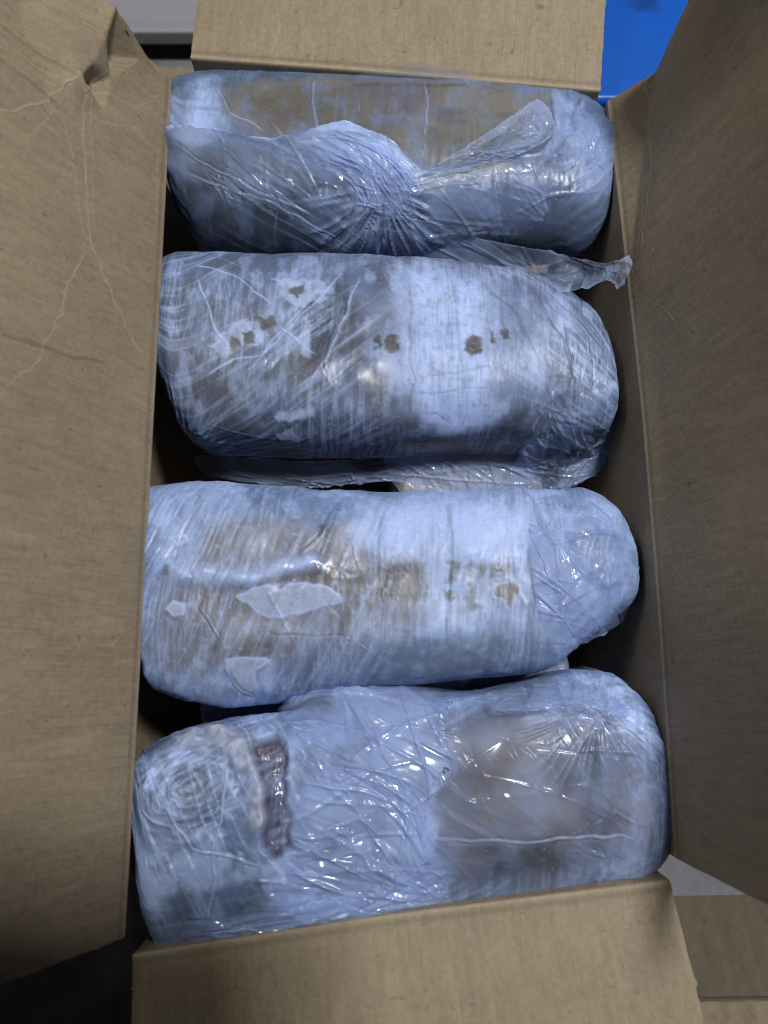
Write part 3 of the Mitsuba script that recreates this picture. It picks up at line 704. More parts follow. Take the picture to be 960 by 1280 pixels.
# ---------------------------------------------------------------- drawn shapes: outlines and nets in metres; marks in metres along and around each block
DATA = {
 'outline_far': [[-0.2275, 0.3484], [-0.2274, 0.3679], [-0.2139, 0.3813], [-0.1702, 0.39], [-0.0977, 0.3932], [-0.009, 0.3916], [0.0555, 0.39], [0.1197, 0.3852], [0.1596, 0.3781], [0.1788, 0.3655], [0.1992, 0.3484], [0.2096, 0.3292], [0.2136, 0.2989], [0.2049, 0.2657], [0.1859, 0.2367], [0.1697, 0.2225], [0.0972, 0.2154], [0.0062, 0.214], [-0.0697, 0.2154], [-0.1304, 0.2168], [-0.1747, 0.2225], [-0.1929, 0.2439], [-0.2071, 0.2841], [-0.2197, 0.3178]],
 'outline_second': [[-0.2234, 0.1718], [-0.2193, 0.1901], [-0.1984, 0.2009], [-0.1483, 0.2032], [-0.0709, 0.2016], [-0.009, 0.2001], [0.051, 0.1947], [0.1104, 0.1847], [0.1541, 0.1658], [0.1784, 0.1419], [0.1912, 0.1139], [0.196, 0.078], [0.1976, 0.0498], [0.1889, 0.0277], [0.1464, 0.0236], [0.0758, 0.0222], [0.0194, 0.0202], [-0.0453, 0.0161], [-0.1107, 0.0168], [-0.1728, 0.0222], [-0.1903, 0.0346], [-0.2049, 0.0674], [-0.215, 0.1067], [-0.2206, 0.1433]],
 'outline_third': [[-0.2185, -0.0769], [-0.2203, -0.0305], [-0.2101, -0.0218], [-0.1672, -0.0174], [-0.1168, -0.0203], [-0.0664, -0.024], [-0.009, -0.0276], [0.0468, -0.0269], [0.1025, -0.024], [0.1371, -0.0254], [0.1595, -0.0225], [0.1798, -0.032], [0.1944, -0.0521], [0.2058, -0.0853], [0.2048, -0.1082], [0.196, -0.1287], [0.1728, -0.1456], [0.1507, -0.1589], [0.1313, -0.1761], [0.1165, -0.1821], [0.0703, -0.1866], [0.0176, -0.1918], [-0.0429, -0.1951], [-0.0901, -0.2029], [-0.1372, -0.2087], [-0.1711, -0.2048], [-0.2008, -0.1957], [-0.2087, -0.1689], [-0.2138, -0.1253]],
 'outline_near': [[-0.2076, -0.26], [-0.2003, -0.2399], [-0.1762, -0.2266], [-0.1374, -0.2196], [-0.0937, -0.2138], [-0.0498, -0.2054], [0.0045, -0.1989], [0.0715, -0.195], [0.112, -0.1859], [0.146, -0.178], [0.1793, -0.1833], [0.2015, -0.2028], [0.2124, -0.2336], [0.2185, -0.265], [0.2161, -0.2957], [0.209, -0.3197], [0.1983, -0.3346], [0.1786, -0.3434], [0.1306, -0.3504], [0.067, -0.358], [0.0164, -0.3667], [-0.0282, -0.377], [-0.0727, -0.385], [-0.1234, -0.3913], [-0.1615, -0.3924], [-0.179, -0.3873], [-0.1884, -0.3609], [-0.1969, -0.3197], [-0.2033, -0.2835]],
 'far': {
  'meat': [[[-0.1589, 0.089], [-0.1127, 0.072], [-0.0092, 0.0663], [0.095, 0.072], [0.145, 0.0853], [0.1489, 0.1516], [0.105, 0.1582], [0.0192, 0.162], [-0.0449, 0.144], [-0.1164, 0.1374], [-0.1498, 0.1212]]],
  'olive': [[[-0.1401, 0.0938], [-0.0971, 0.0824], [-0.0376, 0.0928], [0.0058, 0.1099], [0.0058, 0.1516], [-0.0376, 0.1364], [-0.1177, 0.1288]], [[0.0192, 0.1317], [0.0924, 0.1175], [0.1205, 0.1516], [0.034, 0.1591]]],
  'mauve': [[[-0.039, 0.0673], [0.0354, 0.0692], [0.0485, 0.1099], [0.0058, 0.1184], [-0.0376, 0.0928]], [[-0.125, 0.1118], [-0.0822, 0.1033], [-0.078, 0.1288], [-0.1139, 0.1336]]],
  'bag': [[[-0.2138, 0.1667], [-0.1818, 0.1355], [-0.1456, 0.1392], [-0.1127, 0.1459], [-0.0808, 0.1383], [-0.0449, 0.1307], [-0.0092, 0.143], [0.0177, 0.1658], [0.0369, 0.1705], [0.0765, 0.1639], [0.1123, 0.1601], [0.1411, 0.1572], [0.158, 0.1336], [0.1679, 0.09], [0.1966, 0.1127], [0.2031, 0.2444], [0.1854, 0.2709], [0.1013, 0.2794], [-0.0724, 0.2785], [-0.1778, 0.2719], [-0.2046, 0.2311]]],
  'puff': [[[-0.0863, 0.1478], [-0.0667, 0.1336], [-0.0376, 0.1307], [-0.0092, 0.144], [0.0192, 0.1677], [0.0088, 0.1857], [-0.0272, 0.1771], [-0.0667, 0.1658]]],
  'roll': [[[0.0162, 0.1857], [0.0485, 0.1733], [0.105, 0.1658], [0.1631, 0.1696], [0.1917, 0.2056], [0.1912, 0.2671], [0.1273, 0.2406], [0.0499, 0.2112]]],
  'cream': [[[0.0192, 0.1762], [0.0485, 0.1686], [0.105, 0.1648], [0.105, 0.1752], [0.0485, 0.1838], [0.0237, 0.1866]]],
  'lip': [[[-0.2083, 0.1525], [-0.1825, 0.1336], [-0.1456, 0.1392], [-0.1127, 0.1459], [-0.0808, 0.1383], [-0.0449, 0.1307], [-0.0092, 0.143], [0.0177, 0.1658]], [[0.0192, 0.1686], [0.0413, 0.1705], [0.0765, 0.1639], [0.1123, 0.1601], [0.1411, 0.1572], [0.158, 0.1336], [0.1671, 0.0957]]],
  'c_knot': [[[-0.0092, 0.1885], [-0.0077, 0.1895]]],
  'ends': [[[-0.2148, 0.1127], [-0.1719, 0.0701], [-0.1539, 0.1127], [-0.1599, 0.1554], [-0.2088, 0.2141]], [[0.1517, 0.0843], [0.1996, 0.1572], [0.2025, 0.2529], [0.1489, 0.1601]]],
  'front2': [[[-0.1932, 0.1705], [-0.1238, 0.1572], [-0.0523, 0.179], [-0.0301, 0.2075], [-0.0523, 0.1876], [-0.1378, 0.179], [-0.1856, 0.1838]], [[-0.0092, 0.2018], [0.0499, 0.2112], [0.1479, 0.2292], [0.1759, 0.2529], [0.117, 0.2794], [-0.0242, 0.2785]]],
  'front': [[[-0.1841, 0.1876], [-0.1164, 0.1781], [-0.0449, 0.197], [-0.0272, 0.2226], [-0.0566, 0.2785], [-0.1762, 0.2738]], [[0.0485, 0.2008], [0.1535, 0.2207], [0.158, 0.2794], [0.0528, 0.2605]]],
  'folds': [[[-0.1932, 0.162], [-0.1378, 0.1828], [-0.0667, 0.2084]], [[-0.1818, 0.1809], [-0.1177, 0.1951], [-0.0464, 0.2236]], [[-0.1628, 0.0834], [-0.1466, 0.1127], [-0.1164, 0.1336]], [[-0.0724, 0.072], [-0.0738, 0.1033], [-0.0695, 0.1326]], [[0.0281, 0.0692], [0.031, 0.1184], [0.0266, 0.1554]]],
  'f_left': [[[-0.2039, 0.3174, 0.3058], [-0.1649, 0.2906, 0.318], [-0.1218, 0.2756, 0.3185], [-0.0793, 0.2694, 0.3191], [-0.0371, 0.2732, 0.3195]], [[-0.2014, 0.283, 0.2963], [-0.1537, 0.2576, 0.3135], [-0.1075, 0.2491, 0.3141], [-0.0581, 0.2482, 0.3153], [-0.016, 0.2549, 0.3171]], [[-0.1864, 0.2445, 0.2924], [-0.1445, 0.2311, 0.3], [-0.1018, 0.2256, 0.2986], [-0.0588, 0.2245, 0.3002], [-0.0232, 0.2282, 0.3042]], [[-0.1854, 0.2348, 0.231], [-0.1369, 0.2141, 0.2572], [-0.0958, 0.2116, 0.2544], [-0.0619, 0.2105, 0.2535], [-0.0389, 0.2098, 0.2601]]],
  'f_mid': [[[-0.0859, 0.2716, 0.3235], [-0.061, 0.2785, 0.33], [-0.0367, 0.2768, 0.332], [-0.009, 0.2691, 0.3297], [0.0217, 0.2483, 0.3205]], [[-0.0685, 0.257, 0.3196], [-0.0472, 0.2603, 0.3257], [-0.0229, 0.2594, 0.3268], [-0.0021, 0.2538, 0.3238], [0.0204, 0.24, 0.3156]], [[-0.0442, 0.2373, 0.3116], [-0.0265, 0.2376, 0.3157], [-0.0125, 0.2369, 0.3167], [0.0036, 0.2349, 0.3149], [0.0192, 0.2297, 0.3077]], [[-0.0377, 0.2165, 0.2918], [-0.0233, 0.2172, 0.2968], [-0.009, 0.2172, 0.2992], [0.0052, 0.2179, 0.2982], [0.0211, 0.216, 0.2925]]],
  'f_right': [[[0.0086, 0.2352, 0.3112], [0.0468, 0.2438, 0.3181], [0.092, 0.2496, 0.3209], [0.1376, 0.2528, 0.3199], [0.1829, 0.2643, 0.31]], [[-0.009, 0.2208, 0.3009], [0.0437, 0.2247, 0.3092], [0.0926, 0.2269, 0.3117], [0.139, 0.2294, 0.3082], [0.1949, 0.2537, 0.2853]], [[-0.022, 0.2121, 0.2862], [0.0414, 0.2108, 0.2882], [0.0957, 0.2095, 0.2866], [0.1439, 0.2149, 0.2819], [0.2023, 0.2537, 0.2422]], [[-0.0312, 0.208, 0.2669], [0.0359, 0.2069, 0.2594], [0.098, 0.2094, 0.2443], [0.1465, 0.2178, 0.2331], [0.1923, 0.2327, 0.2342]]],
  'f_band': [[[0.026, 0.2465, 0.3176], [0.0607, 0.2654, 0.3243], [0.0961, 0.2906, 0.326], [0.1276, 0.3174, 0.3214]], [[0.0365, 0.2452, 0.3161], [0.0713, 0.2589, 0.3213], [0.1065, 0.2777, 0.3239], [0.1385, 0.3048, 0.3207]], [[0.0576, 0.2486, 0.3158], [0.0889, 0.2554, 0.3196], [0.117, 0.2655, 0.321], [0.1436, 0.2857, 0.319]]],
  'f_rim': [[[0.143, 0.3349, 0.313], [0.1596, 0.3218, 0.3163], [0.1757, 0.3058, 0.3146], [0.19, 0.2845, 0.3072], [0.2008, 0.2682, 0.2883]], [[0.1407, 0.3109, 0.3184], [0.1553, 0.2997, 0.3209], [0.1692, 0.286, 0.3187], [0.1813, 0.2672, 0.3116], [0.1932, 0.2572, 0.292]], [[0.1381, 0.2825, 0.3179], [0.1491, 0.2754, 0.3207], [0.1609, 0.2656, 0.3188], [0.1734, 0.2549, 0.3117], [0.1839, 0.2455, 0.2968]], [[0.1177, 0.2599, 0.3158], [0.1369, 0.2584, 0.3178], [0.151, 0.255, 0.3169], [0.1638, 0.2457, 0.3111], [0.1763, 0.2374, 0.2967]]],
  'f_tail': [[[-0.039, 0.2219, 0.262], [0.0279, 0.2172, 0.272], [0.0852, 0.2027, 0.282], [0.1383, 0.1788, 0.3], [0.1741, 0.162, 0.314], [0.1977, 0.1632, 0.322]], [[-0.0332, 0.2114, 0.252], [0.0359, 0.2048, 0.26], [0.0934, 0.1878, 0.272], [0.1454, 0.1626, 0.296], [0.1757, 0.1544, 0.314], [0.1996, 0.1508, 0.324]], [[-0.0205, 0.2085, 0.24], [0.0402, 0.1928, 0.248], [0.1017, 0.1708, 0.262], [0.1459, 0.1459, 0.29], [0.1721, 0.1428, 0.312], [0.187, 0.1354, 0.32]]],
  'f_back': [[[-0.0381, 0.3502, 0.312], [-0.009, 0.3505, 0.322], [0.0339, 0.3502, 0.326], [0.0707, 0.3509, 0.316]], [[-0.0347, 0.3462, 0.306], [-0.0053, 0.3452, 0.309], [0.0348, 0.3443, 0.31], [0.068, 0.3445, 0.306]]],
 },
 'second': {
  'tan': [[[-0.179, 0.1849], [-0.1542, 0.1148], [-0.1126, 0.128], [-0.0631, 0.1494], [0.005, 0.1494], [-0.0022, 0.2134], [-0.0644, 0.2327], [-0.1625, 0.2337], [-0.1834, 0.2093]]],
  'edge': [[[-0.1783, 0.2855], [-0.115, 0.2937], [-0.0463, 0.2937], [0.0219, 0.2947], [0.0819, 0.2937], [0.1509, 0.2967]], [[-0.1887, 0.2744], [-0.19, 0.2337], [-0.1953, 0.2215]]],
  'solid': [[[0.005, 0.0711], [0.0856, 0.0711], [0.0856, 0.1636], [0.0819, 0.2357], [0.0191, 0.2449], [0.005, 0.1646]]],
  'solid2': [[[0.0892, 0.0762], [0.1437, 0.0884], [0.1695, 0.123], [0.1403, 0.1829], [0.0998, 0.2012], [0.0831, 0.1555]]],
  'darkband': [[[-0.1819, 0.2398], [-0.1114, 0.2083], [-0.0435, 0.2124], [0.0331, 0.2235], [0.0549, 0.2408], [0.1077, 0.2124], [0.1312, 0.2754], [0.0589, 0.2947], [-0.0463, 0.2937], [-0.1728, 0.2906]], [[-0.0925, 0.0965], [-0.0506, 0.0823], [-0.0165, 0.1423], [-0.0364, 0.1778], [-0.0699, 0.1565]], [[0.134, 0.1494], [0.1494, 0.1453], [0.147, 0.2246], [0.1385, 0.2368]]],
  'milky': [[[-0.1052, 0.0864], [-0.082, 0.0894], [-0.0644, 0.0874], [-0.052, 0.0975], [-0.0644, 0.1057], [-0.0794, 0.1148], [-0.0925, 0.1108]], [[-0.158, 0.1534], [-0.1462, 0.1412], [-0.129, 0.129], [-0.1138, 0.129], [-0.1065, 0.1423], [-0.1198, 0.1504], [-0.1312, 0.1534], [-0.1482, 0.1605]], [[-0.0794, 0.1423], [-0.0753, 0.123], [-0.0713, 0.1453], [-0.0726, 0.1626], [-0.0807, 0.1585]], [[-0.1002, 0.2103], [-0.0699, 0.2012], [-0.0686, 0.2103], [-0.0977, 0.2164]], [[-0.1027, 0.2327], [-0.0886, 0.2256], [-0.0847, 0.2327], [-0.1002, 0.2408]]],
  'hole': [[[-0.0912, 0.0945], [-0.0767, 0.0945], [-0.0794, 0.1016], [-0.0899, 0.1026]], [[-0.14, 0.1473], [-0.1324, 0.1453], [-0.1301, 0.1534], [-0.14, 0.1585]], [[-0.129, 0.1402], [-0.1209, 0.1382], [-0.1198, 0.1494], [-0.1279, 0.1504]], [[-0.1198, 0.127], [-0.1052, 0.124], [-0.1015, 0.1351], [-0.115, 0.1372]]],
  'dark': [[[-0.0179, 0.1402], [-0.0122, 0.1402], [-0.0108, 0.1545], [-0.0165, 0.1524]], [[-0.0079, 0.1402], [0.0021, 0.1423], [0.0035, 0.1545], [-0.0022, 0.1585], [-0.0079, 0.1545]], [[0.0589, 0.1473], [0.0667, 0.1392], [0.0731, 0.1412], [0.0744, 0.1545], [0.0667, 0.1605], [0.0602, 0.1565]], [[0.0819, 0.1362], [0.0844, 0.1351], [0.0856, 0.1473], [0.0819, 0.1473]], [[0.0904, 0.1341], [0.0975, 0.1311], [0.0986, 0.1402], [0.0904, 0.1433]]],
  'folds': [[[-0.0449, 0.1047], [-0.0534, 0.1412], [-0.0603, 0.1778], [-0.0658, 0.2114], [-0.0726, 0.255]], [[0.0135, 0.0762], [0.0149, 0.1423], [0.0149, 0.186], [0.0135, 0.2378]], [[0.0744, 0.0793], [0.1009, 0.1077], [0.1142, 0.1453]], [[0.1163, 0.0803], [0.142, 0.129], [0.154, 0.1809]], [[0.1429, 0.1097], [0.1509, 0.1545], [0.142, 0.2154]], [[0.166, 0.126], [0.1678, 0.1768], [0.1636, 0.2388]]],
  'seams': [[[-0.0658, 0.2175], [-0.0293, 0.2195], [0.0191, 0.2246]], [[0.0177, 0.1829], [0.0522, 0.1768], [0.0807, 0.1687]], [[0.0163, 0.1971], [0.0522, 0.192], [0.0794, 0.189]], [[0.0191, 0.2114], [0.0359, 0.2134], [0.0495, 0.2235]], [[-0.1102, 0.1778], [-0.1052, 0.2053], [-0.1052, 0.2276]]],
  'scratch': [[[-0.1312, 0.1799], [-0.1015, 0.1494], [-0.0713, 0.1158], [-0.0435, 0.0782]], [[-0.1114, 0.1575], [-0.0912, 0.1311], [-0.0644, 0.0955]], [[-0.0699, 0.1839], [-0.0534, 0.1494], [-0.0293, 0.0823]], [[-0.158, 0.1809], [-0.1378, 0.1656], [-0.1114, 0.1605]], [[-0.1752, 0.0701], [-0.1346, 0.0894], [-0.1052, 0.1128]], [[-0.0977, 0.1351], [-0.0834, 0.1453], [-0.0672, 0.1595]], [[-0.1695, 0.0894], [-0.157, 0.1301], [-0.1421, 0.1585]]],
  'c_fan': [[[-0.1868, 0.2683], [-0.1874, 0.2774]]],
  'c_fan2': [[[0.1864, 0.1494], [0.1852, 0.1585]]],
  'f_low': [[[-0.1917, 0.0266, 0.19], [-0.1489, 0.0258, 0.19], [-0.0942, 0.0212, 0.192], [-0.0323, 0.0234, 0.19], [0.0221, 0.0266, 0.19]], [[-0.1912, 0.0174, 0.18], [-0.142, 0.0127, 0.182], [-0.0867, 0.0092, 0.186], [-0.0322, 0.0121, 0.19], [0.018, 0.0147, 0.192]], [[-0.1816, 0.0106, 0.172], [-0.1269, 0.0014, 0.176], [-0.0793, -0.0021, 0.18], [-0.0323, 0.0003, 0.186], [0.0157, 0.0009, 0.19]]],
  'f_hang': [[[0.1325, 0.063, 0.3012], [0.1529, 0.0568, 0.2987], [0.1739, 0.0512, 0.2948], [0.1876, 0.0464, 0.2886]], [[0.1164, 0.0241, 0.2697], [0.1456, 0.0226, 0.2632], [0.1732, 0.0255, 0.2656], [0.2117, 0.0426, 0.215]], [[0.1124, 0.0102, 0.205], [0.1492, 0.0087, 0.21], [0.1797, 0.0166, 0.21], [0.2092, 0.0284, 0.21]], [[0.1095, -0.0084, 0.195], [0.1434, -0.0105, 0.197], [0.1658, -0.005, 0.2], [0.1972, 0.0116, 0.2]]],
  'f_right': [[[-0.009, 0.0236, 0.2], [0.0518, 0.0233, 0.206], [0.1121, 0.0253, 0.21], [0.1718, 0.0316, 0.215], [0.2128, 0.0586, 0.215]], [[-0.0044, 0.0099, 0.192], [0.0597, 0.0092, 0.2], [0.1124, 0.0081, 0.204], [0.1652, 0.0091, 0.206], [0.211, 0.0332, 0.205]], [[0.0065, -0.0077, 0.186], [0.0602, -0.0119, 0.19], [0.1136, -0.0139, 0.192], [0.1591, -0.01, 0.195], [0.2028, 0.0178, 0.198]]],
 },
 'third': {
  'tan': [[[-0.1908, 0.1469], [-0.1769, 0.1283], [-0.156, 0.1107], [-0.1541, 0.0921], [-0.1069, 0.0797], [-0.0354, 0.0838], [-0.0094, 0.1097], [0.0266, 0.1169], [0.0252, 0.1728], [-0.0094, 0.1883], [-0.0594, 0.2028], [-0.1154, 0.2028], [-0.1878, 0.209]]],
  'tan2': [[[-0.155, 0.1356], [-0.0594, 0.1283], [0.0166, 0.1231], [0.0209, 0.1511], [-0.034, 0.1687], [-0.1225, 0.1594], [-0.1605, 0.1469]], [[-0.1587, 0.1811], [-0.0839, 0.179], [-0.0718, 0.1945], [-0.1463, 0.1935]]],
  'pale': [[[-0.1411, 0.1542], [-0.0468, 0.1697], [-0.0094, 0.1821], [-0.0718, 0.1842], [-0.1463, 0.1728]], [[-0.138, 0.089], [-0.093, 0.0849], [-0.0982, 0.1097], [-0.1369, 0.1097]]],
  'ridge': [[[-0.1952, 0.1159], [-0.1707, 0.1262], [-0.1473, 0.1304], [-0.1166, 0.1304], [-0.0917, 0.1252], [-0.0538, 0.1169]]],
  'under': [[[-0.164, 0.1387], [-0.1411, 0.1397], [-0.1106, 0.1387], [-0.0852, 0.1345], [-0.0411, 0.1304], [0.0166, 0.1283]]],
  'solid': [[[-0.0354, 0.06], [0.0973, 0.0569], [0.1338, 0.0859], [0.1256, 0.118], [0.0421, 0.119], [0.0323, 0.1697], [0.0266, 0.1107], [-0.0282, 0.1024]]],
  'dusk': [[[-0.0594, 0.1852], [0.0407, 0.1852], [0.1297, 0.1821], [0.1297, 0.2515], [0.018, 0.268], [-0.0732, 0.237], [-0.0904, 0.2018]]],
  'milky': [[[-0.1225, 0.1449], [-0.1106, 0.1397], [-0.0852, 0.1387], [-0.0594, 0.1376], [-0.0439, 0.1469], [-0.0439, 0.1542], [-0.0622, 0.1594], [-0.0904, 0.1645], [-0.1057, 0.1604]], [[-0.1783, 0.1594], [-0.1739, 0.1531], [-0.1657, 0.1552], [-0.1649, 0.1625], [-0.1723, 0.1656]], [[-0.1326, 0.1945], [-0.1213, 0.1925], [-0.102, 0.1945], [-0.0994, 0.1966], [-0.1106, 0.2028], [-0.1118, 0.2194], [-0.1236, 0.2277], [-0.1304, 0.2059]], [[-0.1791, 0.0993], [-0.1707, 0.0973], [-0.1683, 0.1035], [-0.1754, 0.1066]]],
  'brown': [[[-0.0152, 0.1252], [0.0036, 0.1221], [0.0223, 0.1221], [0.0237, 0.1438], [0.0209, 0.1542], [0.0007, 0.1521], [-0.0109, 0.1573]]],
  'dark': [[[-0.0622, 0.0859], [-0.0552, 0.0838], [-0.0552, 0.0931], [-0.0608, 0.0942]], [[0.0421, 0.1211], [0.0491, 0.12], [0.0532, 0.1293], [0.0491, 0.1397], [0.0421, 0.1397]], [[0.0559, 0.1242], [0.0627, 0.1242], [0.0614, 0.1356], [0.0573, 0.1356]], [[0.0654, 0.1242], [0.0707, 0.1242], [0.0707, 0.1345], [0.0654, 0.1356]], [[0.0746, 0.1252], [0.0924, 0.1273], [0.0899, 0.1366], [0.0746, 0.1366]], [[0.0379, 0.1459], [0.0477, 0.148], [0.0449, 0.1583], [0.0393, 0.1563]], [[0.0573, 0.1407], [0.0614, 0.1418], [0.0627, 0.1583], [0.0667, 0.1656], [0.06, 0.1697], [0.0559, 0.1614]], [[-0.1852, 0.1231], [-0.1791, 0.1242], [-0.1791, 0.1293], [-0.1846, 0.1293]]],
  'amber': [[[0.0772, 0.1469], [0.0924, 0.1449], [0.0997, 0.1469], [0.0949, 0.1573], [0.0912, 0.1707], [0.0862, 0.1614], [0.0785, 0.1563]]],
  'folds': [[[-0.1293, 0.0528], [-0.1411, 0.0859], [-0.1502, 0.1169]], [[-0.1094, 0.0528], [-0.1248, 0.0921], [-0.1337, 0.1159]], [[-0.0425, 0.0569], [-0.0608, 0.0921], [-0.0786, 0.1159]], [[-0.0454, 0.0621], [-0.0566, 0.1024], [-0.0636, 0.1304]], [[-0.1531, 0.1552], [-0.1401, 0.179], [-0.1502, 0.2121]], [[-0.1293, 0.1418], [-0.1369, 0.1728], [-0.1453, 0.208]], [[-0.0109, 0.0693], [-0.0123, 0.1097], [-0.0109, 0.1635]], [[-0.0425, 0.1283], [-0.0411, 0.1604], [-0.0397, 0.1873]], [[-0.1337, 0.2007], [-0.1225, 0.2204], [-0.1142, 0.2318]], [[0.0435, 0.0559], [0.0449, 0.119], [0.0407, 0.1925]], [[0.1103, 0.0548], [0.1256, 0.1097], [0.1266, 0.1573]]],
  'seams': [[[-0.1304, 0.2028], [-0.1225, 0.2183], [-0.113, 0.2349]], [[-0.0943, 0.2121], [-0.0904, 0.2256], [-0.0878, 0.2442]], [[-0.1032, 0.1749], [-0.0397, 0.1852], [-0.034, 0.1852]]],
  'wad': [[[0.1137, 0.0755], [0.1529, 0.0455], [0.1889, 0.0538], [0.1998, 0.1749], [0.1785, 0.2452], [0.1338, 0.2442], [0.1137, 0.1997], [0.1235, 0.1573], [0.1056, 0.1159]]],
  'c_glint': [[[-0.0691, 0.1252], [-0.0691, 0.1252]]],
  'f_wad': [[[0.1174, -0.0404, 0.2928], [0.1365, -0.0371, 0.2906], [0.1583, -0.0409, 0.295], [0.1766, -0.0567, 0.2962]], [[0.1053, -0.0817, 0.3064], [0.1299, -0.0855, 0.3095], [0.1588, -0.0882, 0.3068], [0.1918, -0.0978, 0.2943]], [[0.1086, -0.123, 0.3065], [0.1311, -0.1264, 0.3089], [0.1577, -0.13, 0.3014], [0.1927, -0.13, 0.2696]], [[0.1148, -0.1698, 0.29], [0.1302, -0.1654, 0.2899], [0.1526, -0.1572, 0.265], [0.1716, -0.1466, 0.2631]]],
 },
 'near': {
  'light': [[[-0.0867, 0.5318], [-0.0284, 0.5308], [0.0421, 0.0353], [0.045, 0.0873], [0.0293, 0.1278], [0.0264, 0.186], [-0.079, 0.1766], [-0.0738, 0.1112]]],
  'meat': [[[0.0534, 0.0644], [0.0912, 0.0592], [0.1494, 0.0862], [0.1765, 0.1153], [0.1736, 0.1828], [0.1445, 0.1963], [0.0618, 0.1953], [0.0206, 0.1911], [0.0322, 0.1506], [0.0149, 0.1164], [0.0393, 0.0956]]],
  'meat_dark': [[[0.1241, 0.0945], [0.1551, 0.0893], [0.1743, 0.1091], [0.1631, 0.1402], [0.1341, 0.135], [0.1172, 0.1112]], [[0.0548, 0.16], [0.1088, 0.1621], [0.1207, 0.1891], [0.0618, 0.1922]], [[0.1455, 0.1402], [0.1578, 0.1371], [0.1587, 0.1693], [0.1465, 0.1714]], [[0.0307, 0.079], [0.0464, 0.0706], [0.0506, 0.106], [0.035, 0.1164]]],
  'pale': [[[0.0873, 0.1112], [0.1218, 0.1236], [0.133, 0.161], [0.0964, 0.1631], [0.0741, 0.1392]], [[0.0714, 0.0696], [0.1002, 0.0831], [0.1051, 0.108], [0.0686, 0.0956]], [[0.1614, 0.1818], [0.1853, 0.1787], [0.1808, 0.2026], [0.1622, 0.2026]]],
  'pink': [[[0.1721, 0.1465], [0.1901, 0.1413], [0.1884, 0.1714], [0.1673, 0.1735]]],
  'lip': [[[-0.1725, 0.0561], [-0.1478, 0.0426], [-0.1199, 0.0623], [-0.1039, 0.0862], [-0.1003, 0.1122], [-0.1003, 0.1361]]],
  'cleft': [[[-0.1121, 0.0634], [-0.093, 0.0561], [-0.0842, 0.0748], [-0.0816, 0.1101], [-0.0751, 0.1444], [-0.088, 0.1454], [-0.0967, 0.1382], [-0.0967, 0.1132], [-0.1003, 0.0873]]],
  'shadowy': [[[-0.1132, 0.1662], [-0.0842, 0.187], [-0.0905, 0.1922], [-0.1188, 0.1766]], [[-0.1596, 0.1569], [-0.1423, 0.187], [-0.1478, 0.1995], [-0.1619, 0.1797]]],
  'folds': [[[-0.1305, 0.0343], [-0.1109, 0.0603], [-0.1063, 0.0706]], [[-0.1619, 0.5328], [-0.1263, 0.0582]], [[-0.1121, 0.0312], [-0.093, 0.0561]], [[0.0264, 0.1558], [0.0847, 0.1662], [0.1794, 0.1776]], [[-0.1751, 0.0987], [-0.1496, 0.135], [-0.0967, 0.1517]]],
  'c_coil': [[[-0.1505, 0.0893], [-0.1496, 0.0904]]],
  'c_knot': [[[0.1551, 0.081], [0.156, 0.081]]],
  'f_centre': [[[-0.079, -0.1971, 0.2548], [-0.0622, -0.1887, 0.2528], [-0.0258, -0.1867, 0.2477], [0.0212, -0.1919, 0.2457], [0.0667, -0.1957, 0.2738]], [[-0.0894, -0.2209, 0.2914], [-0.059, -0.2115, 0.287], [-0.0246, -0.2084, 0.2898], [0.0155, -0.2111, 0.2997], [0.0432, -0.2168, 0.3039]], [[-0.0756, -0.2489, 0.3084], [-0.0504, -0.2451, 0.3129], [-0.0208, -0.2422, 0.3131], [0.0117, -0.2422, 0.3129], [0.0561, -0.2451, 0.312]], [[-0.0851, -0.2799, 0.3108], [-0.044, -0.2784, 0.314], [-0.0148, -0.2727, 0.3149], [0.0144, -0.2758, 0.313], [0.0237, -0.2798, 0.312]], [[-0.0749, -0.3139, 0.3099], [-0.0493, -0.3112, 0.3128], [-0.0148, -0.3112, 0.3126], [0.0112, -0.3142, 0.311], [0.0443, -0.3162, 0.309]], [[-0.1125, -0.3417, 0.3072], [-0.0721, -0.3415, 0.3081], [-0.0263, -0.3391, 0.3068], [0.0026, -0.3399, 0.3035], [0.0096, -0.3466, 0.2984]]],
  'f_right': [[[0.0431, -0.197, 0.2638], [0.0911, -0.1981, 0.2894], [0.1348, -0.2003, 0.3024], [0.1636, -0.2109, 0.3063], [0.1851, -0.2339, 0.3096]], [[0.0299, -0.234, 0.3084], [0.0802, -0.2367, 0.3112], [0.1274, -0.2394, 0.3125], [0.1628, -0.2452, 0.3119], [0.1936, -0.2596, 0.3084]], [[0.0261, -0.2731, 0.312], [0.0786, -0.2758, 0.313], [0.1281, -0.2785, 0.3129], [0.1636, -0.2816, 0.3108], [0.1929, -0.2847, 0.3083]], [[0.02, -0.3062, 0.3105], [0.0779, -0.3089, 0.3105], [0.1274, -0.3075, 0.3095], [0.1628, -0.3056, 0.3081], [0.1867, -0.306, 0.3061]], [[0.0143, -0.3465, 0.2988], [0.073, -0.3405, 0.2967], [0.129, -0.3335, 0.2967], [0.1649, -0.3288, 0.2957], [0.1827, -0.3205, 0.2989]]],
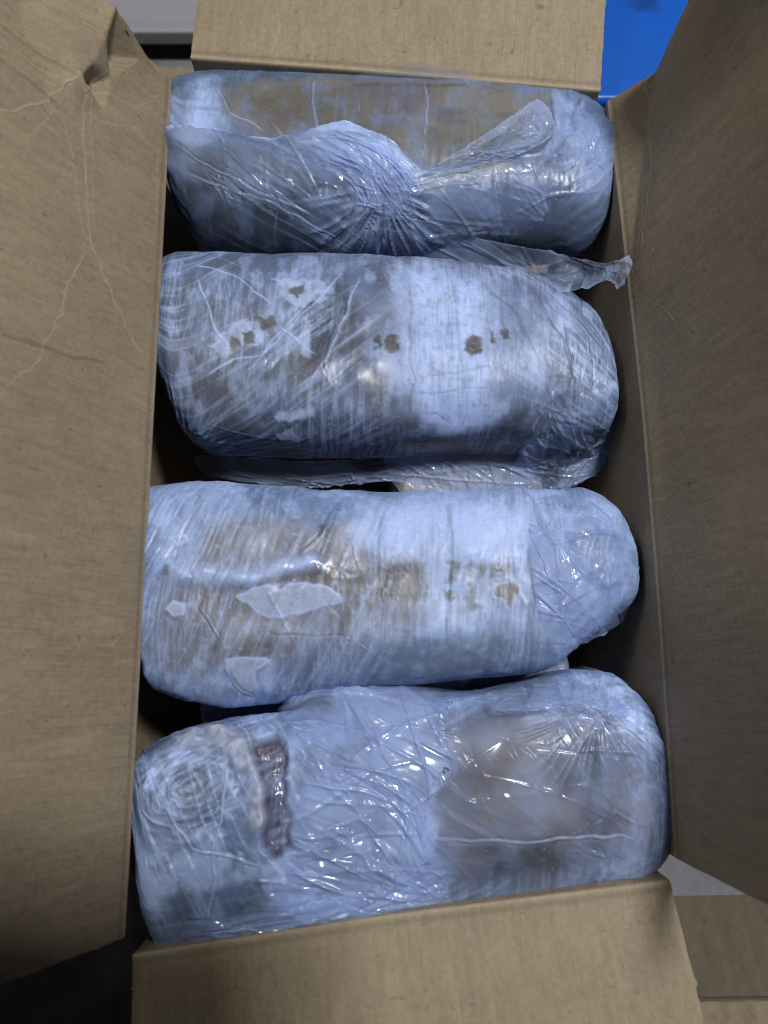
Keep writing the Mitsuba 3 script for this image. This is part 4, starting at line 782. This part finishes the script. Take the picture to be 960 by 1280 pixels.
  'f_edge': [[[-0.1525, -0.3555, 0.3048], [-0.0951, -0.3443, 0.3073], [-0.0378, -0.3307, 0.309], [0.0141, -0.3199, 0.3092], [0.0374, -0.3119, 0.3088]], [[-0.1558, -0.3672, 0.3004], [-0.0954, -0.3605, 0.3019], [-0.0378, -0.3506, 0.3033], [0.0113, -0.3387, 0.3042], [0.0374, -0.3288, 0.3053]], [[-0.1512, -0.3759, 0.294], [-0.0962, -0.3729, 0.2936], [-0.0381, -0.3623, 0.2954], [0.0114, -0.3507, 0.2967], [0.0407, -0.3449, 0.2964]]],
  'f_top': [[[0.0648, -0.1945, 0.245], [0.108, -0.1852, 0.2305], [0.1444, -0.1756, 0.2535], [0.1758, -0.1817, 0.2638], [0.1897, -0.2023, 0.2893]], [[0.0653, -0.2053, 0.2946], [0.0992, -0.2004, 0.2962], [0.1339, -0.1968, 0.2994], [0.1596, -0.2004, 0.3014], [0.1783, -0.2167, 0.3066]], [[0.0715, -0.214, 0.3014], [0.1031, -0.2121, 0.3059], [0.1327, -0.212, 0.3086], [0.1539, -0.2144, 0.3079], [0.1732, -0.231, 0.3099]]],
 },
 'lower': {
  'low_a': [(-0.185, 0.19), (-0.18, 0.25), (-0.05, 0.26), (0.1, 0.25), (0.165, 0.22), (0.165, 0.13), (0.1, 0.1), (-0.05, 0.095), (-0.17, 0.1)],
  'low_b': [(0.0, 0.03), (0.01, 0.075), (0.05, 0.085), (0.1, 0.08), (0.145, 0.05), (0.15, -0.04), (0.12, -0.075), (0.03, -0.08), (0.005, -0.06)],
  'low_c': [(-0.188, -0.15), (-0.18, -0.1), (-0.05, -0.095), (0.1, -0.1), (0.17, -0.13), (0.17, -0.24), (0.1, -0.27), (-0.05, -0.27), (-0.18, -0.25)],
 },
 'carton': {
  'crease_left': [([[0.0807, 0.0955], [0.1286, 0.0896], [0.1824, 0.0836], [0.2153, 0.0776], [0.2392, 0.0627], [0.2542, 0.0507], [0.2781, 0.0328], [0.299, 0.006]], 0.0012, 0.001, 0.6, 0.0025), ([[0.0837, 0.0896], [0.1465, 0.0806], [0.2093, 0.0746]], 0.0009, 0.0006, 0.5, 0.002), ([[0.1226, 0.1104], [0.1495, 0.0985], [0.1824, 0.0925], [0.2123, 0.0836], [0.2183, 0.0776]], 0.0009, 0.0007, 0.5, 0.002), ([[0.2183, 0.0806], [0.2601, 0.0925], [0.2871, 0.0985], [0.314, 0.1075], [0.3379, 0.1164], [0.3528, 0.1313], [0.3618, 0.1373]], 0.0011, 0.0009, 0.6, 0.003), ([[0.0837, 0.1642], [0.0867, 0.1313], [0.0867, 0.1045]], 0.0013, -0.0012, -0.35, 0.0015), ([[0.1106, 0.1612], [0.1166, 0.1254], [0.1196, 0.1075]], 0.0013, -0.001, -0.3, 0.0015), ([[0.0957, 0.1612], [0.0987, 0.1343], [0.0957, 0.1075]], 0.0009, 0.0007, 0.4, 0.001), ([[0.0867, 0.1045], [0.1076, 0.1164], [0.1226, 0.1224], [0.1435, 0.1433], [0.1555, 0.1582]], 0.0013, 0.0013, 0.6, 0.004), ([[0.0867, 0.0925], [0.0777, 0.0746], [0.0748, 0.0567], [0.0658, 0.0388], [0.0478, 0.0239], [0.0299, 0.009]], 0.0012, 0.0012, 0.45, 0.003), ([[0.0837, 0.1015], [0.0957, 0.0955], [0.0718, 0.0836], [0.0478, 0.0716], [0.0269, 0.0627]], 0.0013, 0.0015, 0.6, 0.004), ([[0.1047, 0.1075], [0.1076, 0.0896], [0.1017, 0.0657], [0.0748, 0.0239]], 0.001, 0.0008, 0.4, 0.003), ([[0.3229, 0.1433], [0.32, 0.1164], [0.317, 0.0806], [0.308, 0.0478]], 0.0016, -0.001, -0.3, 0.002), ([[0.4575, 0.1284], [0.4575, 0.1045]], 0.001, 0.0004, 0.45, 0.001), ([[0.0837, 0.1045], [0.1166, 0.1134], [0.1495, 0.1284], [0.1615, 0.1313]], 0.0009, 0.0006, 0.4, 0.003), ([[0.0179, 0.0179], [0.0867, 0.0149], [0.1794, 0.0119]], 0.0009, 0.0005, 0.3, 0.001), ([[0.5293, 0.0358], [0.5203, 0.0269]], 0.0008, 0.0004, 0.4, 0.002)],
  'dent': [[0.003, 0.0836, 0.01], [0.0478, 0.0896, 0.008], [0.0239, 0.0627, -0.007], [0.0688, 0.0925, 0.004], [0.0748, 0.0866, -0.007], [0.0867, 0.1015, 0.004], [0.0209, 0.0448, 0.001], [0.012, 0.0179, 0], [0.1106, 0.1224, 0], [0.0658, 0.1134, 0.003], [0.0538, 0.1284, 0.003], [0.0598, 0.1522, 0], [0.0957, 0.0746, 0], [0.1166, 0.1015, 0], [0.0, 0.0985, 0.006], [0.0628, 0.0716, 0.0005]],
  'crease_right': [([[0.0, 0.0654], [0.0179, 0.0416], [0.0538, 0.0416], [0.1016, 0.0476], [0.1435, 0.0357], [0.1824, 0.0238]], 0.0012, 0.001, 0.6, 0.0025), ([[0.0, 0.0446], [0.0149, 0.0386], [0.0269, 0.0416]], 0.0009, 0.0006, 0.5, 0.0015), ([[0.0837, 0.0357], [0.1226, 0.0327], [0.1644, 0.0268]], 0.0009, 0.0007, 0.45, 0.002), ([[0.1405, 0.0416], [0.1734, 0.0416], [0.2033, 0.0416], [0.2272, 0.0446]], 0.0008, 0.0006, 0.45, 0.0015), ([[0.2093, 0.0327], [0.2302, 0.0416], [0.2451, 0.0535], [0.2631, 0.0624]], 0.001, 0.0008, 0.5, 0.003), ([[0.012, 0.0476], [0.0478, 0.0802], [0.0688, 0.0981], [0.0777, 0.1129]], 0.0009, 0.0009, 0.5, 0.003), ([[0.5889, 0.0416], [0.6188, 0.0446], [0.6637, 0.0446]], 0.0009, 0.0005, 0.4, 0.0008), ([[0.1943, 0.0832], [0.2152, 0.0773]], 0.0007, 0.0003, 0.4, 0.0005), ([[0.1794, 0.1278], [0.1883, 0.1397]], 0.0008, 0.0004, 0.4, 0.001), ([[0.0777, 0.1427], [0.0837, 0.1575]], 0.0007, 0.0003, 0.3, 0.001)],
  'crease_back': [([[0.0776, 0.0687], [0.0836, 0.0478], [0.0836, 0.0299], [0.0776, 0.006]], 0.0013, 0.0014, 0.35, 0.003), ([[0.0328, 0.0269], [0.0388, 0.003]], 0.0008, 0.0005, 0.3, 0.001), ([[0.3702, 0.0836], [0.3821, 0.0806]], 0.0008, 0.0005, 0.4, 0.002), ([[0.3761, 0.0687], [0.3911, 0.0657]], 0.0008, 0.0005, 0.4, 0.002)],
  'crease_front': [([[0.4009, 0.0627], [0.3979, 0.0776], [0.4009, 0.0925]], 0.001, 0.0008, 0.4, 0.003), ([[0.362, 0.0507], [0.374, 0.0716]], 0.0008, 0.0004, 0.25, 0.003), ([[0.3142, 0.0], [0.3561, 0.0]], 0.001, 0.0005, 0.2, 0.002)],
  'tears': [],
 },
}


# ---------------------------------------------------------------- floor and the things around the box
scene['concrete'] = {'type': 'twosided', 'bsdf': {'type': 'principled', 'roughness': .8, 'specular': .2,
                     'base_color': mikit.proc(lambda p, n, uv: mikit.mix((.15, .152, .165), (.22, .223, .24), mikit.fbm(p.x * 9, p.y * 9, 0.0, 4)) * (.93 + .14 * mikit.noise(p.x * 160, p.y * 160)))}}
scene['shade_black'] = {'type': 'twosided', 'bsdf': {'type': 'principled', 'roughness': .7, 'specular': .3,
                         'base_color': mikit.proc(lambda p, n, uv: mikit.mix((.008, .008, .010), (.026, .026, .030), mikit.fbm(p.x * 60, p.y * 60, 0.0, 3)))}}  # near black for the sheet of floor shade and the shadow-casting slab
scene['grey_wood'] = {'type': 'twosided', 'bsdf': {'type': 'principled', 'roughness': .6, 'specular': .3,
                      'base_color': mikit.proc(lambda p, n, uv: mikit.mix((.21, .21, .235), (.38, .375, .40), mikit.fbm(p.x * 5, p.y * 45, p.z * 45, 4)))}}
scene['blue_plastic'] = {'type': 'twosided', 'bsdf': {'type': 'principled', 'roughness': .42, 'specular': .45,
                         'base_color': mikit.proc(lambda p, n, uv: mikit.mix((.002, .078, .40), (.003, .035, .17), mikit.smoothstep(.55, .78, mikit.fbm(p.x * 28, p.y * 28, p.z * 28, 3))))}}


def rounded_box(x0, y0, z0, x1, y1, z1, r=.004):
    import manifold3d as m3
    pts = [m3.Manifold.sphere(r, 16).translate([x, y, z]) for x in (x0 + r, x1 - r) for y in (y0 + r, y1 - r) for z in (z0 + r, z1 - r)]
    return m3.Manifold.batch_hull(pts)


def build_surroundings(D):
    g = np.array([[-6, -6, 0], [6, -6, 0], [6, 6, 0], [-6, 6, 0.0]])
    scene['floor'] = mikit.ply((g, np.array([[0, 1, 2], [0, 2, 3]])), 'concrete')
    labels['floor'] = {'label': 'grey concrete floor under the cardboard box', 'category': 'floor', 'kind': 'structure'}
    scene['floor_shade_sheet'] = mikit.ply(rounded_box(-1.3, -1.1, .001, -.212, -.395, .008, .003), 'shade_black', smooth=40)  # black sheet added where the floor lies in shade
    labels['floor_shade_sheet'] = {'label': 'black sheet standing in for the shaded floor below the near end of the left flap', 'category': 'shade_sheet'}
    # grey boards beyond the far left corner
    labels['grey_board'] = {'label': 'grey weathered boards lying on the floor beyond the far left corner of the box', 'category': 'boards'}
    for i, (y0, y1, z) in enumerate(((.655, .735, .052), (.742, .83, .05), (.837, .95, .054), (.957, 1.05, .05))):
        scene['grey_board__plank' + ('' if i == 0 else f'_{i:03d}')] = mikit.ply(rounded_box(-1.2, y0, z - .022, .12, y1, z, .003), 'grey_wood', smooth=40)
    for i, x in enumerate((-.95, -.5, .0)):
        scene['grey_board__batten' + ('' if i == 0 else f'_{i:03d}')] = mikit.ply(rounded_box(x - .03, .68, .001, x + .03, 1.04, .0279, .003), 'grey_wood', smooth=40)
    P, S, Tt = panel_grid([(-.62, .56, .03), (-.20, .545, .03)], (0, 1, 0), lambda S, Tt: R(-3), .075, .004)
    sheet('cardboard_scrap', P, kraft_colour(S, Tt, 400, S), .004, (0, 0, 1))
    labels['cardboard_scrap'] = {'label': 'strip of brown cardboard on the floor in front of the grey boards', 'category': 'cardboard'}
    # blue tub behind the far right corner
    import manifold3d as m3
    key = 'blue_tub'
    labels[key] = {'label': 'bright blue plastic tub behind the far right corner of the box', 'category': 'plastic tub'}
    tub = rounded_box(.072, .362, .001, .85, 1.0, .26, .03)
    hollow = rounded_box(.08, .370, .009, .842, .992, .4, .028)
    scene[key + '__body'] = mikit.ply(tub - hollow, 'blue_plastic', smooth=40)
    rim = rounded_box(.060, .350, .240, .862, 1.012, .2585, .006) - rounded_box(.0795, .3695, .1, .8425, .9925, .5, .028)
    scene[key + '__rim'] = mikit.ply(rim, 'blue_plastic', smooth=40)
    scene[key + '__lid'] = mikit.ply(rounded_box(.066, .356, .262, .856, 1.006, .276, .006), 'blue_plastic', smooth=40)
    # the carton beside the near right corner
    key = 'closed_carton'
    labels[key] = {'label': 'blurred brown carton on the floor at the near right corner', 'category': 'carton'}
    P, S, Tt = panel_grid([(.235, -.47, .135), (.80, -.462, .135)], (0, -1, 0), lambda S, Tt: R(0), .34, .004)
    sheet(key + '__top', P, kraft_colour(S, Tt, 410, S), .004, (0, 0, 1))
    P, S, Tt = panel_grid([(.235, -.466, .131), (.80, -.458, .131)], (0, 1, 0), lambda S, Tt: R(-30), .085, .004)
    sheet(key + '__flap', P, kraft_colour(S, Tt, 414, S) * .42, .004, (0, 1, .5))  # board colour darkened for the shade that falls on this flap
    s = rounded_box(.24, -.80, .001, .79, -.474, .1305, .003)
    scene[key + '__body'] = mikit.ply(s, 'kraft_plain', smooth=40)

    # added dark slab at the camera, casting the shadow of phone and hands
    key = 'shadow_blocker'
    up = np.cross([1, 0, 0], FWD)
    M = np.eye(4); M[:3, 0], M[:3, 1], M[:3, 2] = [1, 0, 0], up, -FWD
    M[:3, 3] = CAM
    ph = T(M.tolist())
    scene[key + '__body'] = mikit.ply(rounded_box(-.105, -.235, .003, .128, .085, .012, .004), 'shade_black', smooth=40, to_world=ph)
    labels[key] = {'label': 'black slab standing in for phone and hands, added unseen above the box to shade it', 'category': 'shadow_blocker'}


D = DATA
build_panels()
build_carton(D['carton'])
BODIES = {k: Body(D['outline_' + k], **BODY_ARGS[k]) for k in BODY_ARGS}
build_far(D['far'], BODIES['far'])
build_second(D['second'], BODIES['second'])
build_third(D['third'], BODIES['third'])
build_near(D['near'], BODIES['near'])
build_lower(D['lower'])
build_surroundings(D)
